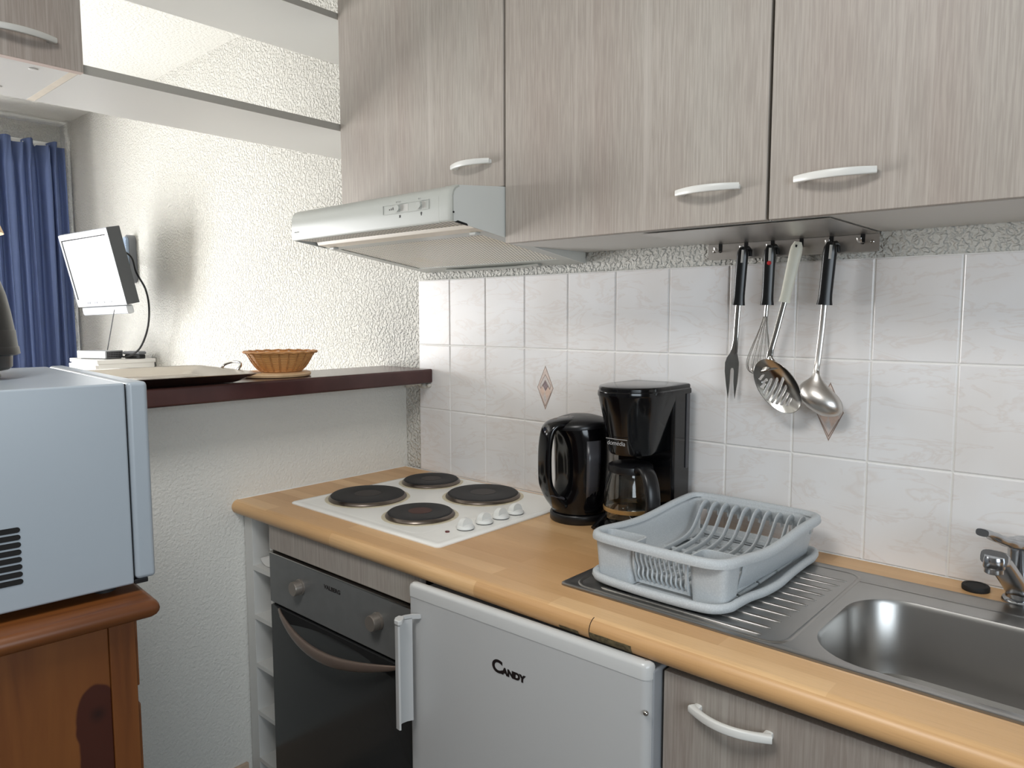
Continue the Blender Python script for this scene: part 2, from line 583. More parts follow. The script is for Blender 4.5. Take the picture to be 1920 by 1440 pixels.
# far wall with window opening
W1 = (-2.75, -0.62, 0.08, 2.02)
w = MB()
w.box(FX - .2, FX, FY, W1[0], 0, CZ); w.box(FX - .2, FX, W1[1], .006, 0, CZ)
w.box(FX - .2, FX, W1[0], W1[1], 0, W1[2]); w.box(FX - .2, FX, W1[0], W1[1], W1[3], CZ)
struct('wall_left', w, 'stucco', 'white stucco wall at the end of the living area', 'wall')
w = MB()
for y0, y1 in ((W1[0], W1[0] + .05), ((W1[0] + W1[1]) / 2 - .04, (W1[0] + W1[1]) / 2 + .04), (W1[1] - .05, W1[1])):
    w.box(FX - .12, FX - .06, y0, y1, W1[2], W1[3])
w.box(FX - .121, FX - .059, W1[0], W1[1], W1[2], W1[2] + .06); w.box(FX - .121, FX - .059, W1[0], W1[1], W1[3] - .06, W1[3])
struct('window_1', w, 'white_plastic', 'white glazed door frame behind the blue curtain', 'window')
# right wall with a window
W2 = (-2.7, -0.9, 0.95, 1.95)
w = MB()
w.box(RX, RX + .2, FY, W2[0], 0, CZ); w.box(RX, RX + .2, W2[1], .006, 0, CZ)
w.box(RX, RX + .2, W2[0], W2[1], 0, W2[2]); w.box(RX, RX + .2, W2[0], W2[1], W2[3], CZ)
struct('wall_right', w, 'paint', 'plain side wall of the kitchen, darkened to cut bounce light', 'wall')
w = MB()
w.box(RX + .06, RX + .12, W2[0], W2[0] + .05, W2[2], W2[3]); w.box(RX + .06, RX + .12, W2[1] - .05, W2[1], W2[2], W2[3])
w.box(RX + .059, RX + .121, W2[0], W2[1], W2[2], W2[2] + .05); w.box(RX + .059, RX + .121, W2[0], W2[1], W2[3] - .05, W2[3])
struct('window_2', w, 'white_plastic', 'white window frame in the kitchen side wall', 'window')
# half wall under the bar ledge
struct('wall_partition', MB().box(-.176, -.076, -2.0, .006, 0, 1.181), 'stucco_fine', 'grey white half wall below the dark bar ledge', 'wall')
struct('baseboard_partition', MB().box(-.076, -.066, -2.0, -.585, 0, .158), 'plinth', 'beige tile plinth at the foot of the half wall', 'baseboard', bevel=.002)

# tiled backsplash: one mesh, every tile with its own eased edge
TW, TA, ZR, G = .1489, .1421, 1.3006, .0016
bs = MB()
bs.box(0, 2.4, -.0005, .006, .9, 1.5006, 1)
def tile(x0, x1, z0, z1):
    a, b, c, d = x0 + G, x1 - G, z0 + G, z1 - G
    e = .002
    lp = []
    for y, s in ((0, 0), (-.0018, 0), (-.003, e)):
        lp.append([(a + s, y, c + s), (b - s, y, c + s), (b - s, y, d - s), (a + s, y, d - s)])
    bs.loft(lp, True, False, True, 0)
xs = [0, TA] + [TA + k * TW for k in range(1, 16)]
for k in range(len(xs) - 1):
    for zz in (1.3006, 1.1006, .9006):
        tile(xs[k], xs[k + 1], zz, zz + .2)
def diamond(cx, cz):
    w_, h_ = .028, .0605
    y = -.0031
    def poly(pts, m, dy):
        b = len(bs.v)
        bs.v += [(cx + a * w_, y - dy, cz + c * h_) for a, c in pts]
        bs.face(range(b, b + len(pts)), m)
    poly([(0, 1), (1, 0), (0, -1), (-1, 0)], 2, 0)
    poly([(0, .93), (.93, 0), (0, -.93), (-.93, 0)], 3, .0002)
    poly([(0, .62), (.72, .1), (.55, -.1), (0, .3), (-.55, -.1), (-.72, .1)], 2, .0003)
    poly([(0, .57), (.66, .1), (.55, -.02), (0, .36), (-.55, -.02), (-.66, .1)], 4, .0004)
    poly([(0, .34), (.36, .08), (.05, -.16), (-.34, .1)], 6, .0005)
    poly([(.36, .04), (.70, -.18), (.2, -.50), (-.02, -.2)], 5, .0005)
    poly([(-.40, .06), (-.08, -.2), (-.3, -.4), (-.66, -.16)], 5, .0005)
    poly([(-.2, -.44), (0, -.3), (.14, -.52), (0, -.72)], 4, .0005)
    poly([(-.74, -.2), (-.68, -.22), (0, -.8), (.68, -.22), (.74, -.2), (0, -.87)], 2, .0005)
zc = 1.2
for k in (3, 8):
    diamond((xs[k] + xs[k + 1]) / 2, zc - (.004 if k == 3 else .006))
struct('trim_1', bs, ['tile', 'grout', 'diamond_line', 'diamond_pink', 'diamond_grey', 'diamond_peach', 'diamond_dark'],
       'white marbled tile splashback with two diamond motifs', 'tiles', smooth=15)

# ================================================================= BAR LEDGE AND WHAT STANDS ON IT
LZ = 1.226
lt = thing('bar_ledge', (-.06, -.9, 1.181), 'dark red brown varnished wooden ledge on top of the half wall', 'ledge')
build('ledge_board', MB().box(-.182, .061, -1.9, .002, 1.182, LZ), 'ledge', lt, bevel=.006)
mo = MB()
for k in range(7):
    mo.sphere((-.066 + .019 * k, -.006 - .002 * (k % 2), 1.179 - .0025 * ((k * 3) % 4)), .010 + .002 * ((k * 5) % 3), 10, 6, s=(1, .8, .75))
build('mortar_joint', mo, 'mortar', lt)

# serving tray
tr = thing('serving_tray', (-.135, -.90, LZ), 'long steel serving tray with flared rim and loop handle on the bar ledge', 'tray', rot=(0, 0, math.radians(-4)))
def rr3(hx, hy, r, z):
    return rrect(-hx, hx, -hy, hy, r, 5, z)
t = MB()
t.loft([rr3(.165, .275, .02, .0015), rr3(.172, .282, .022, .004), rr3(.205, .318, .03, .022), rr3(.212, .326, .03, .0232)], True, True, False)
build('tray_body', t, 'tray_steel', tr, solid=.0012, local=True)
for s in (1, -1):
    h = MB()
    h.tube(smooth_path([(-.05, s * .322, .021), (-.048, s * .334, .033), (-.02, s * .345, .040), (.02, s * .345, .040), (.048, s * .334, .033), (.05, s * .322, .021)], 6), .0035, 10)
    build('tray_handle', h, 'steel', tr, local=True)

# round board and basket
bd = thing('round_board', (-.065, -.469, LZ), 'small round pale wooden board under the wicker basket', 'board')
build('board_disc', MB().lathe([(.088, 0), (.094, .002), (.096, .007), (.094, .011), (.09, .0125), (.0001, .0125)], (-.065, -.469, LZ), 56), 'board', bd)
bk = thing('wicker_basket', (-.05, -.46, LZ + .0125), 'small round woven cane bowl standing on the round board', 'basket')
BC = (-.05, -.46, LZ + .0125)
g = MB(); prof = []
for k in range(15):
    tt = k / 14
    r = .052 + .037 * (tt ** .8) + .0012 * (k % 2)
    prof.append((r, .002 + .050 * tt))
inner = [(r - .004, z) for r, z in prof[::-1]]
inner[-1] = (inner[-1][0], .005)
g.lathe([(.0001, .001), (.05, .001)] + prof + inner + [(.0001, .005)], BC, 48, cap0=False, cap1=False)
build('woven_wall', g, 'wicker', bk)
g = MB()
for k in range(22):
    a = 2 * PI * k / 22
    g.tube([(BC[0] + (r + .001) * math.cos(a), BC[1] + (r + .001) * math.sin(a), BC[2] + z) for r, z in ((.052, .002), (.065, .014), (.0745, .028), (.083, .044), (.0885, .052))], .0026, 6)
build('upright_stakes', g, 'cane', bk)
g = MB()
ringp = [(BC[0] + .0940 * math.cos(2 * PI * k / 64), BC[1] + .0940 * math.sin(2 * PI * k / 64), BC[2] + .0545 + .0012 * math.sin(k * 1.9)) for k in range(64)]
g.tube(ringp, 0, 8, flat=(.0052, .0030), ring=True)
ringp = [(BC[0] + .053 * math.cos(2 * PI * k / 48), BC[1] + .053 * math.sin(2 * PI * k / 48), BC[2] + .0045) for k in range(48)]
g.tube(ringp, .0042, 8, ring=True)
build('rim', g, 'cane', bk)

# ================================================================= SHELVES OVER THE BAR
def long_shelf(z0, z1, label):
    t = thing('wall_shelf', (-.12, -.48, z0), label, 'shelf', 'shelves hung over the bar')
    build('shelf_board', MB().box(-.27, .029, -.954, .004, z0, z1), 'melamine', t)
    build('front_edge', MB().box(.029, .031, -.954, .004, z0, z1), 'dark_edge', t)
long_shelf(1.8964, 1.915, 'lower long white shelf with grey edge over the bar, level with the cupboard base')
long_shelf(2.1907, 2.2075, 'upper long white shelf with grey edge over the bar, near the ceiling')

def bow_handle(mb, p0, p1, out, rise, half_h, th, zdir=(0, 0, 1)):
    """flat bow handle between two points, bowing along out"""
    p0, p1, o = Vector(p0), Vector(p1), Vector(out)
    pts = []
    for k in range(17):
        t = k / 16
        e = min(1.0, min(t, 1 - t) / 0.10)
        bow = rise * (0.30 + 0.70 * (1 - (2 * t - 1) ** 2)) 
        pts.append(p0.lerp(p1, t) + o * bow)
    fl = []
    for k in range(17):
        t = abs(2 * k / 16 - 1)
        fl.append((th * (1 + .5 * t ** 4), half_h * (1 - .12 * t ** 3)))
    mb.tube(pts, 0, 16, flat=fl, up=zdir, power=.45)
    L = (p1 - p0)
    for t in (0.055, 0.945):
        a = p0.lerp(p1, t)
        mb.tube([a - o * .001, a + o * (rise * .52)], 0, 12, flat=(half_h * .8, L.length * .05), up=tuple(L.normalized()), power=.5)

def wall_cupboard(x0, x1, z0, z1, hx0, hx1, hz, label, y_door=-.31):
    t = thing('wall_cupboard', ((x0 + x1) / 2, -.15, z0), label, 'cupboard', 'wall cupboards above the worktop')
    c = MB()
    yb = y_door + .02
    c.box(x0, x0 + .017, yb, .004, z0, z1); c.box(x1 - .017, x1, yb, .004, z0, z1)
    c.box(x0 + .017, x1 - .017, yb, .004, z0, z0 + .017); c.box(x0 + .017, x1 - .017, yb, .004, z1 - .017, z1)
    c.box(x0 + .017, x1 - .017, -.004, .004, z0 + .017, z1 - .017)
    build('carcass', c, 'melamine', t)
    d = build('door', MB().box(x0 + .0015, x1 - .0015, y_door, y_door + .018, z0, z1), 'oak', t, bevel=.0015, seg=2)
    h = MB(); bow_handle(h, (hx0, y_door, hz), (hx1, y_door, hz), (0, -1, 0), .027, .0065, .0035)
    build('door_handle', h, 'handle_white', d)
    return t
wall_cupboard(.0364, .6428, 1.6775, 2.27, .486, .606, 1.736, 'short limed oak cupboard directly above the cooker hood')
wall_cupboard(.6458, 1.2432, 1.5507, 2.27, 1.078, 1.196, 1.612, 'limed oak cupboard between the hood cupboard and the sink cupboard')
wall_cupboard(1.2456, 1.8444, 1.5507, 2.27, 1.294, 1.416, 1.6105, 'limed oak cupboard hung above the sink and half the utensil rail')
wall_cupboard(1.8474, 2.4, 1.5507, 2.27, 1.9, 2.02, 1.6105, 'limed oak cupboard at the end of the run beyond the sink')

# cupboard at the end of the shelves (faces the cook)
t = thing('wall_cupboard', (-.12, -1.25, 1.8964), 'limed oak cupboard toned for shade at the end of the long shelves over the bar', 'cupboard')
c = MB()
X0, X1, Y0, Y1, Z0, Z1 = -.27, .03, -1.56, -.955, 1.8964, 2.40
c.box(X0, X1, Y0, Y0 + .016, Z0, Z1); c.box(X0, X1, Y1 - .016, Y1, Z0 + .0005, Z1)
c.box(X0, X1, Y0 + .016, Y1 - .016, Z0, Z0 + .016); c.box(X0, X1, Y0 + .016, Y1 - .016, Z1 - .016, Z1)
c.box(X0, X0 + .004, Y0 + .016, Y1 - .016, Z0 + .016, Z1 - .016)
build('carcass', c, 'melamine', t)
build('panel_edge', MB().box(X0, X1, Y1 - .016, Y1, Z0 - .0004, Z0 + .0005), 'melamine_edge', t)
d = build('door', MB().box(.0315, .0495, Y0, Y1 + .0015, 1.893, 2.40), 'oak_shaded', t, bevel=.0012, seg=2)
build('door_edge', MB().box(.0315, .0492, Y0, Y1 + .0012, 1.8925, 1.8932), 'pink_edge', d)
h = MB(); bow_handle(h, (.0495, -1.135, 1.941), (.0495, -1.006, 1.941), (1, 0, 0), .026, .0065, .0035)
build('door_handle', h, 'handle_grey', d)
for (x, y) in ((-.012, -1.028), (-.20, -1.045), (-.2, -1.09)):
    build('cover_cap', MB().lathe([(.0085, 0), (.0085, -.0014), (.006, -.0022), (.0001, -.0022)], (x, y, Z0), 20), 'melamine', t)

# ================================================================= COOKER HOOD
hd = thing('cooker_hood', (.342, -.24, 1.5216), 'off white slim cooker hood with slider switches under the short cupboard', 'cooker hood')
HX0, HX1 = .0395, .6435
side = [(-.4655, 1.5862), (-.4685, 1.592), (-.4675, 1.640), (-.4600, 1.654), (-.4490, 1.6615), (-.3115, 1.6755), (-.002, 1.6755), (-.002, 1.5222)]
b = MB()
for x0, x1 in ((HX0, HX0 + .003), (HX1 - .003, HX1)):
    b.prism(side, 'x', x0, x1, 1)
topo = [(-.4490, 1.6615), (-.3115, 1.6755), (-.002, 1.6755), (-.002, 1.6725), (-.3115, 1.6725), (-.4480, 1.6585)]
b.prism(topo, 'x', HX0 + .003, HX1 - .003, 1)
build('housing', b, ['hood', 'hood_lifted'], hd)
fr = [(-.4672, 1.5858), (-.4705, 1.590), (-.4705, 1.640), (-.4675, 1.6495), (-.4610, 1.6570), (-.4500, 1.6622), (-.4480, 1.6590), (-.4580, 1.6540), (-.4640, 1.6470), (-.4665, 1.638), (-.4665, 1.5885)]
b = MB(); b.prism(fr, 'x', HX0 + .0015, .6035)
b.prism([(-.4665, 1.5858), (-.4665, 1.5890), (-.463, 1.5890), (-.463, 1.5858)], 'x', HX0 + .0015, .6035)
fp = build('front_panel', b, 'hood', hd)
fr2 = [(y - .0012, z + .0003) for y, z in fr]
b = MB()
b.loft([[(.6050, y, z) for y, z in fr2], [(.630, y, z) for y, z in fr2], [(HX1 - .004, y * .99 - .0045, z) for y, z in fr2], [(HX1 + .0004, y * .97 - .0128, z - (.0012 if z > 1.6 else 0)) for y, z in fr2]], True, True, True)
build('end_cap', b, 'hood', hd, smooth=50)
# switches
def frame_rect(mb, x0, x1, z0, z1, y, wd, m=0):
    mb.box(x0, x1, y - .0012, y, z0, z0 + wd, m); mb.box(x0, x1, y - .0012, y, z1 - wd, z1, m)
    mb.box(x0, x0 + wd, y - .0012, y, z0 + wd, z1 - wd, m); mb.box(x1 - wd, x1, y - .0012, y, z0 + wd, z1 - wd, m)
b = MB(); frame_rect(b, .418, .573, 1.6165, 1.6375, -.4705, .0012)
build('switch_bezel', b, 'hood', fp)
for x0, x1, xk in ((.461, .505, .472), (.534, .563, .544)):
    b = MB(); b.box(x0, x1, -.4708, -.4700, 1.6195, 1.6345, 1)
    b.prism([(xk + .0075 * math.cos(k * PI / 10), 1.627 + .0072 * math.sin(k * PI / 10)) for k in range(20)], 'y', -.4765, -.4708, 0)
    b.box(xk, xk + .006, -.4745, -.4708, 1.6198, 1.6342, 0)
    build('slide_switch', b, ['hood', 'handle_grey'], fp)
text('printed_scale', '0 1 2 3', 'faint', fp, (.464, -.4708, 1.6395), (PI / 2, 0, 0), .0058)
text('printed_scale', '0 1', 'faint', fp, (.539, -.4708, 1.6395), (PI / 2, 0, 0), .0058)
b = MB()
for a in (PI / 4, -PI / 4):
    ca, sa = math.cos(a), math.sin(a)
    b.prism([(.477 + ca * u_ - sa * v_, 1.6095 + sa * u_ + ca * v_) for u_, v_ in ((-.0036, -.001), (.0036, -.001), (.0036, .001), (-.0036, .001))], 'y', -.4709, -.4703)
build('fan_symbol', b, 'ink', fp)
b = MB()
b.prism([(.548 + .0026 * math.cos(k * PI / 6), 1.6105 + .0026 * math.sin(k * PI / 6)) for k in range(12)], 'y', -.4709, -.4703)
b.box(.5468, .5492, -.4709, -.4703, 1.6052, 1.6092)
build('lamp_symbol', b, 'ink', fp)
b = MB()
for k, hgt in enumerate((.0030, .0042, .0055)):
    b.box(.440 + k * .006, .4428 + k * .006, -.4709, -.4703, 1.6255, 1.6255 + hgt)
build('level_marks', b, 'ink', fp)
b = MB()
for k in range(9):
    b.box(.0525 + k * .0026, .0543 + k * .0026, -.4708, -.4703, 1.6045, 1.6045 + (.0028, .0022, .0034)[k % 3])
b.box(.0545, .070, -.4708, -.4703, 1.6015, 1.6023)
build('faint_logo', b, 'faint', fp)
# underside
def slab(y0, z0, y1, z1, th, x0, x1, m=0, mb=None):
    mb = mb or MB()
    mb.prism([(y0, z0), (y1, z1), (y1, z1 + th), (y0, z0 + th)], 'x', x0, x1, m)
    return mb
build('light_grille', slab(-.466, 1.5860, -.408, 1.5850, .002, HX0 + .02, HX1 - .004), 'holes_small', hd)
b = slab(-.408, 1.5850, -.404, 1.5772, .002, HX0 + .02, HX1 - .004)
slab(-.404, 1.5772, -.372, 1.5732, .002, HX0 + .02, HX1 - .004, 0, b)
build('lamp_cover', b, 'lamp_cover', hd)
def zb(y): return 1.5222 + (-y) * .1365
b = slab(-.345, zb(-.345) + .002, -.065, zb(-.065) + .002, .002, HX0 + .035, HX1 - .035)
ff = build('grease_filter', b, 'holes', hd)
b = MB()
slab(-.372, zb(-.372), -.345, zb(-.345), .003, HX0 + .003, HX1 - .003, 0, b)
slab(-.065, zb(-.065), -.004, zb(-.004), .003, HX0 + .003, HX1 - .003, 0, b)
slab(-.345, zb(-.345), -.065, zb(-.065), .003, HX0 + .003, HX0 + .035, 0, b)
slab(-.345, zb(-.345), -.065, zb(-.065), .003, HX1 - .035, HX1 - .003, 0, b)
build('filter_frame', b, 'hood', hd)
b = MB(); b.tube([(.17, -.034, zb(-.034) - .002), (.24, -.034, zb(-.034) - .005), (.44, -.034, zb(-.034) - .005), (.52, -.034, zb(-.034) - .002)], 0, 12, flat=(.010, .004), up=(0, 0, 1))
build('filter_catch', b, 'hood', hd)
for x in (HX0 + .03, HX1 - .045):
    b = MB(); b.box(x, x + .02, -.376, -.360, 1.567, 1.5735)
    build('latch', b, 'hood_lifted', hd, bevel=.002)
b = MB(); b.prism([(-.463, 1.5845), (-.425, 1.5795), (-.428, 1.5838), (-.455, 1.5880)], 'x', HX1 - .0015, HX1 + .0012)
b.sphere((HX1 + .0005, -.467, 1.604), .0022, 8, 6)
build('seam_gap', b, 'gap', hd)

# ================================================================= UTENSIL RAIL AND UTENSILS
rl = thing('utensil_rail', (1.16, -.003, 1.512), 'stainless steel hook rail screwed above the tiles', 'rail')
b = MB()
b.box(.984, 1.3395, -.004, -.0022, 1.5125, 1.5465)
b.prism([(-.004, 1.5125), (-.004, 1.5142), (-.012, 1.5150), (-.012, 1.5125)], 'x', .984, 1.3395)
b.box(.984, 1.3395, -.285, -.0022, 1.5472, 1.5484)
build('rail_plate', b, 'rail', rl)
HKX = [1.0128, 1.072, 1.1306, 1.1908, 1.2501, 1.3094]
for x in HKX:
    b = MB()
    b.prism([(x + .0042 * math.cos(k * PI / 8) , 1.5385 + (.0065 if k < 9 else -.0065) + .0042 * math.sin(k * PI / 8)) for k in range(16)], 'y', -.0047, -.004, 1)
    b.tube([(x, -.004, 1.531), (x, -.012, 1.530), (x, -.024, 1.530), (x, -.027, 1.534)], 0, 10, flat=[(.0042, .0012)] * 4, up=(0, 0, 1))
    b.tube([(x, -.024, 1.530), (x, -.0275, 1.532), (x, -.0285, 1.538)], 0, 10, flat=[(.0046, .0012)] * 3, up=(0, 1, 0))
    build('hook', b, ['rail', 'gap'], rl)
for x in (.9985, 1.3269):
    b = MB(); b.lathe([(.0036, 0), (.0036, .001), (.002, .0022), (.0001, .0024)], (0, 0, 0), 14)
    b.v = [(x + p[0], -.004 - p[2], 1.5318 + p[1]) for p in b.v]
    build('screw_head', b, 'steel', rl)

def utensil_handle(mb, top, bot, w0, w1, th, m=0, hook=True):
    """moulded handle from the hanging hole down; rounded top, flared lower end"""
    a, b_ = Vector(top), Vector(bot)
    pts, fl = [], []
    for k in range(13):
        t = k / 12
        pts.append(a.lerp(b_, t))
        w_ = w0 + (w1 - w0) * t
        if k == 0: w_ *= .55
        if k == 1: w_ *= .92
        if k == 11: w_ *= 1.05
        if k == 12: w_ *= 1.18
        fl.append((w_, th * (.6 if k == 0 else 1)))
    mb.tube(pts, 0, 16, flat=fl, up=(.42, -.9, 0), power=.7, m=m)
    q = a + Vector((0, 0, -.004))
    if hook: mb.tube([q, q + Vector((.004, .014, .002)), q + Vector((.005, .0215, -.002)), q + Vector((.005, .0225, -.014))], 0, 12, flat=[(.0075, .005), (.0065, .0055), (.0065, .005), (.006, .003)], up=(0, 0, 1), m=m)

def slot_marks(mb, top, bot, m):
    a, b_ = Vector(top), Vector(bot)
    p = a.lerp(b_, .05); q = a.lerp(b_, .27)
    mb.tube([p + Vector((.0036, -.0076, 0)), q + Vector((.0036, -.0076, 0))], 0, 8, flat=(.0024, .0012), up=(.42, -.9, 0), m=m)

# meat fork
t = thing('meat_fork', (1.07, -.030, 1.21), 'steel two-pronged meat fork with black handle hanging on the rail', 'fork', 'kitchen utensils on the rail')
hb = MB(); T0, T1 = (1.0788, -.034, 1.5345), (1.0700, -.030, 1.4120)
utensil_handle(hb, T0, T1, .0122, .0116, .0078)
build('handle', hb, 'black_handle', t)
s = MB(); slot_marks(s, T0, T1, 0); build('hanging_slot', s, 'handle_grey', t)
b = MB()
b.tube(smooth_path([(1.0700, -.030, 1.414), (1.0680, -.030, 1.38), (1.0655, -.029, 1.335), (1.0610, -.027, 1.305)], 4), 0, 12,
       flat=[(.0056, .0018)] * 9 + [(.0062, .0016), (.0068, .0014), (.0078, .0012), (.009, .0012)], up=(.3, -.95, 0))
def plate(mb, poly, y, th):
    mb.prism(poly, 'y', y - th / 2, y + th / 2)
b2 = MB()
plate(b2, [(1.0526, 1.309), (1.0690, 1.309), (1.0712, 1.298), (1.0735, 1.287), (1.0728, 1.268), (1.0710, 1.245), (1.0655, 1.2085), (1.0632, 1.228), (1.0620, 1.246), (1.0622, 1.270), (1.0607, 1.2755), (1.0560, 1.2755),
           (1.0540, 1.270), (1.0532, 1.246), (1.0520, 1.228), (1.0495, 1.2085), (1.0440, 1.245), (1.0412, 1.268), (1.0415, 1.287), (1.0455, 1.298)], -.0265, .0018)
for i, f_ in enumerate(b2.f):
    b.f.append(tuple(k + len(b.v) for k in f_)); b.m.append(0)
b.v += b2.v
build('fork_blade', b, 'steel', t, smooth=35)

# whisk
t = thing('whisk', (1.135, -.032, 1.25), 'steel balloon whisk with black handle and red dot', 'whisk', 'kitchen utensils on the rail')
T0, T1 = (1.1376, -.034, 1.5350), (1.1335, -.031, 1.4115)
hb = MB(); utensil_handle(hb, T0, T1, .0122, .0116, .0078); build('handle', hb, 'black_handle', t)
s = MB(); slot_marks(s, T0, T1, 0); build('hanging_slot', s, 'handle_grey', t)
b = MB(); b.lathe([(.0044, 0), (.0044, .0015), (.003, .0028), (.0001, .003)], (0, 0, 0), 18)
b.v = [(1.1396 + p[0], -.0405 - p[2] * 1.2, 1.498 + p[1]) for p in b.v]
build('button', b, 'red', t)
b = MB(); b.tube([(1.1335, -.031, 1.413), (1.1320, -.031, 1.388)], 0, 12, flat=(.0050, .0050), up=(0, -1, 0)); build('ferrule', b, 'steel', t)
b = MB()
for k in range(6):
    a = PI * (k + .35) / 6
    R, D = .031, .128
    ax = Vector((-.13, 0, -.99)).normalized()
    rt = Vector((ax.z * -1, 0, ax.x)) * -1
    hv = Vector((math.cos(a) * rt.x, math.sin(a) * .62, math.cos(a) * rt.z))
    o_ = Vector((1.132, -.031, 1.392))
    pts = []
    for j in range(31):
        u_ = j / 30 * 2 - 1
        s_ = 1 - abs(u_)
        # balloon outline: along axis distance and half width
        ph = PI * s_
        al = (1 - abs(u_)) 
        dist = D * (1 - (1 - al) ** 0) if False else None
        th = PI * (1 - abs(u_)) / 2
        d_ = D * math.sin(th) ** .9
        w_ = (.0035 + R * math.sin(PI * (1 - abs(u_)) ** 1.0) ** 1.0 * (.35 + .65 * (1 - abs(u_)))) * (1 if abs(u_) > .02 else .0)
        pts.append(o_ + ax * d_ + hv * (math.copysign(w_, u_) if abs(u_) > 1e-6 else 0))
    b.tube(pts, .0007, 6)
build('wire_loops', b, 'steel', t)

# slotted spoon
t = thing('slotted_spoon', (1.17, -.05, 1.195), 'steel slotted serving spoon with cream handle', 'spoon', 'kitchen utensils on the rail')
T0, T1 = (1.1965, -.038, 1.5375), (1.1735, -.041, 1.4165)
hb = MB()
utensil_handle(hb, T0, T1, .0128, .0098, .0058, 0, False)
build('handle', hb, 'cream_handle', t)
s = MB(); p = Vector((1.1955, -.0436, 1.5315)); s.tube([p, p + Vector((-.001, -.0003, -.005))], 0, 8, flat=(.0022, .0012), up=(0, -1, 0)); build('hanging_hole', s, 'gap', t)
b = MB()
b.tube(smooth_path([(1.1738, -.041, 1.418), (1.168, -.043, 1.39), (1.1605, -.047, 1.352), (1.154, -.052, 1.3195), (1.151, -.053, 1.302)], 5), 0, 12,
       flat=[(.0056, .0022)] * 16 + [(.0060, .0015)] * 5, up=(.3, -.95, 0))
build('stem', b, 'steel', t)
# bowl: sheet with seven slots, rows along local v; axis tilted
c0 = Vector((1.1720, -.057, 1.2455))
ax_v = Vector((.655, 0, -.755)).normalized(); ax_u = Vector((.755, 0, .655)).normalized()
NU, NV = 80, 120
LV, LU = .0640, .0385
def bowl_pt(u_, v_):
    dpt = .012 * max(0, 1 - u_ * u_ - v_ * v_ * .9)
    return c0 + ax_u * (LU * u_) + ax_v * (LV * v_) + Vector((0, dpt - .004, 0))
SLOTS = [(1.1446, 1.2271, 1.1555, 1.2579), (1.1529, 1.2165, 1.1678, 1.2597), (1.1621, 1.2116, 1.1805, 1.2615), (1.1711, 1.209, 1.1865, 1.2454), (1.1807, 1.2075, 1.1914, 1.2314), (1.1922, 1.2073, 1.1972, 1.2209), (1.1384, 1.2401, 1.1428, 1.2471), (1.1404, 1.2509, 1.1459, 1.2568), (1.1339, 1.2584, 1.1393, 1.2665)]
def in_slot(u_, v_):
    P = c0 + ax_u * (LU * u_) + ax_v * (LV * v_)
    for x0, z0, x1, z1 in SLOTS:
        dx, dz = x1 - x0, z1 - z0
        t_ = max(0, min(1, ((P.x - x0) * dx + (P.z - z0) * dz) / (dx * dx + dz * dz)))
        if math.hypot(P.x - x0 - t_ * dx, P.z - z0 - t_ * dz) < .0023:
            return True
    return False
b = MB(); idx = {}
def gp(i, j):
    if (i, j) not in idx:
        u_ = -1 + 2 * i / NU; v_ = -1 + 2 * j / NV
        # squeeze square grid to ellipse
        uu2 = u_ * math.sqrt(max(0, 1 - v_ * v_ / 2)); vv2 = v_ * math.sqrt(max(0, 1 - u_ * u_ / 2))
        idx[(i, j)] = len(b.v); b.v.append(tuple(bowl_pt(uu2, vv2)))
    return idx[(i, j)]
for i in range(NU):
    for j in range(NV):
        u_ = -1 + 2 * (i + .5) / NU; v_ = -1 + 2 * (j + .5) / NV
        uu2 = u_ * math.sqrt(1 - v_ * v_ / 2); vv2 = v_ * math.sqrt(1 - u_ * u_ / 2)
        if not in_slot(uu2, vv2):
            b.face((gp(i, j), gp(i + 1, j), gp(i + 1, j + 1), gp(i, j + 1)))
# neck joining stem and bowl
nk = []
for k in range(9):
    tt = k / 8
    cx = 1.1515 + (1.1560 - 1.1515) * tt; cz = 1.308 + (1.277 - 1.308) * tt
    hw = .0045 + .020 * tt ** 1.5
    nk.append([(cx - hw * .9, -.0535 - .004 * tt, cz - .006 * tt), (cx, -.0560 + .0015 * tt, cz), (cx + hw, -.0535 - .004 * tt, cz + .006 * tt)])
b.loft(nk, False, False, False)
build('slotted_bowl', b, 'steel', t, solid=.0009, smooth=80)

# ladle
t = thing('soup_ladle', (1.255, -.04, 1.19), 'steel soup ladle with black handle hanging over a diamond motif', 'ladle', 'kitchen utensils on the rail')
T0, T1 = (1.2600, -.036, 1.5330), (1.2512, -.034, 1.4105)
hb = MB(); utensil_handle(hb, T0, T1, .0132, .0128, .0082); build('handle', hb, 'black_handle', t)
s = MB(); slot_marks(s, T0, T1, 0); build('hanging_slot', s, 'handle_grey', t)
b = MB()
b.tube(smooth_path([(1.2512, -.034, 1.412), (1.2485, -.035, 1.36), (1.2455, -.041, 1.30), (1.2450, -.046, 1.283), (1.2450, -.048, 1.274)], 4), 0, 12,
       flat=[(.0058, .0022)] * 17, up=(.3, -.95, 0))
build('stem', b, 'rail', t)
b = MB(); LL = []
for z, w_, dp, xc, y0 in ((1.281, .0046, .0020, 1.2448, -.0455), (1.272, .0062, .0028, 1.2452, -.0465), (1.264, .0105, .0050, 1.2462, -.0468), (1.256, .0185, .0090, 1.2480, -.0465), (1.248, .0285, .0150, 1.2500, -.0455), (1.240, .0365, .0215, 1.2515, -.0440), (1.232, .0410, .0270, 1.2525, -.0425), (1.223, .0428, .0305, 1.2533, -.0410),
                       (1.214, .0415, .0300, 1.2540, -.0405), (1.206, .0360, .0255, 1.2548, -.0405), (1.199, .0265, .0180, 1.2555, -.0410), (1.194, .0150, .0090, 1.2560, -.0420), (1.1915, .0030, .0015, 1.2562, -.0430)):
    LL.append([(xc + w_ * math.cos(PI * k / 20), y0 - dp * math.sin(PI * k / 20), z - .30 * w_ * math.cos(PI * k / 20)) for k in range(21)])
b.loft(LL, False, False, False)
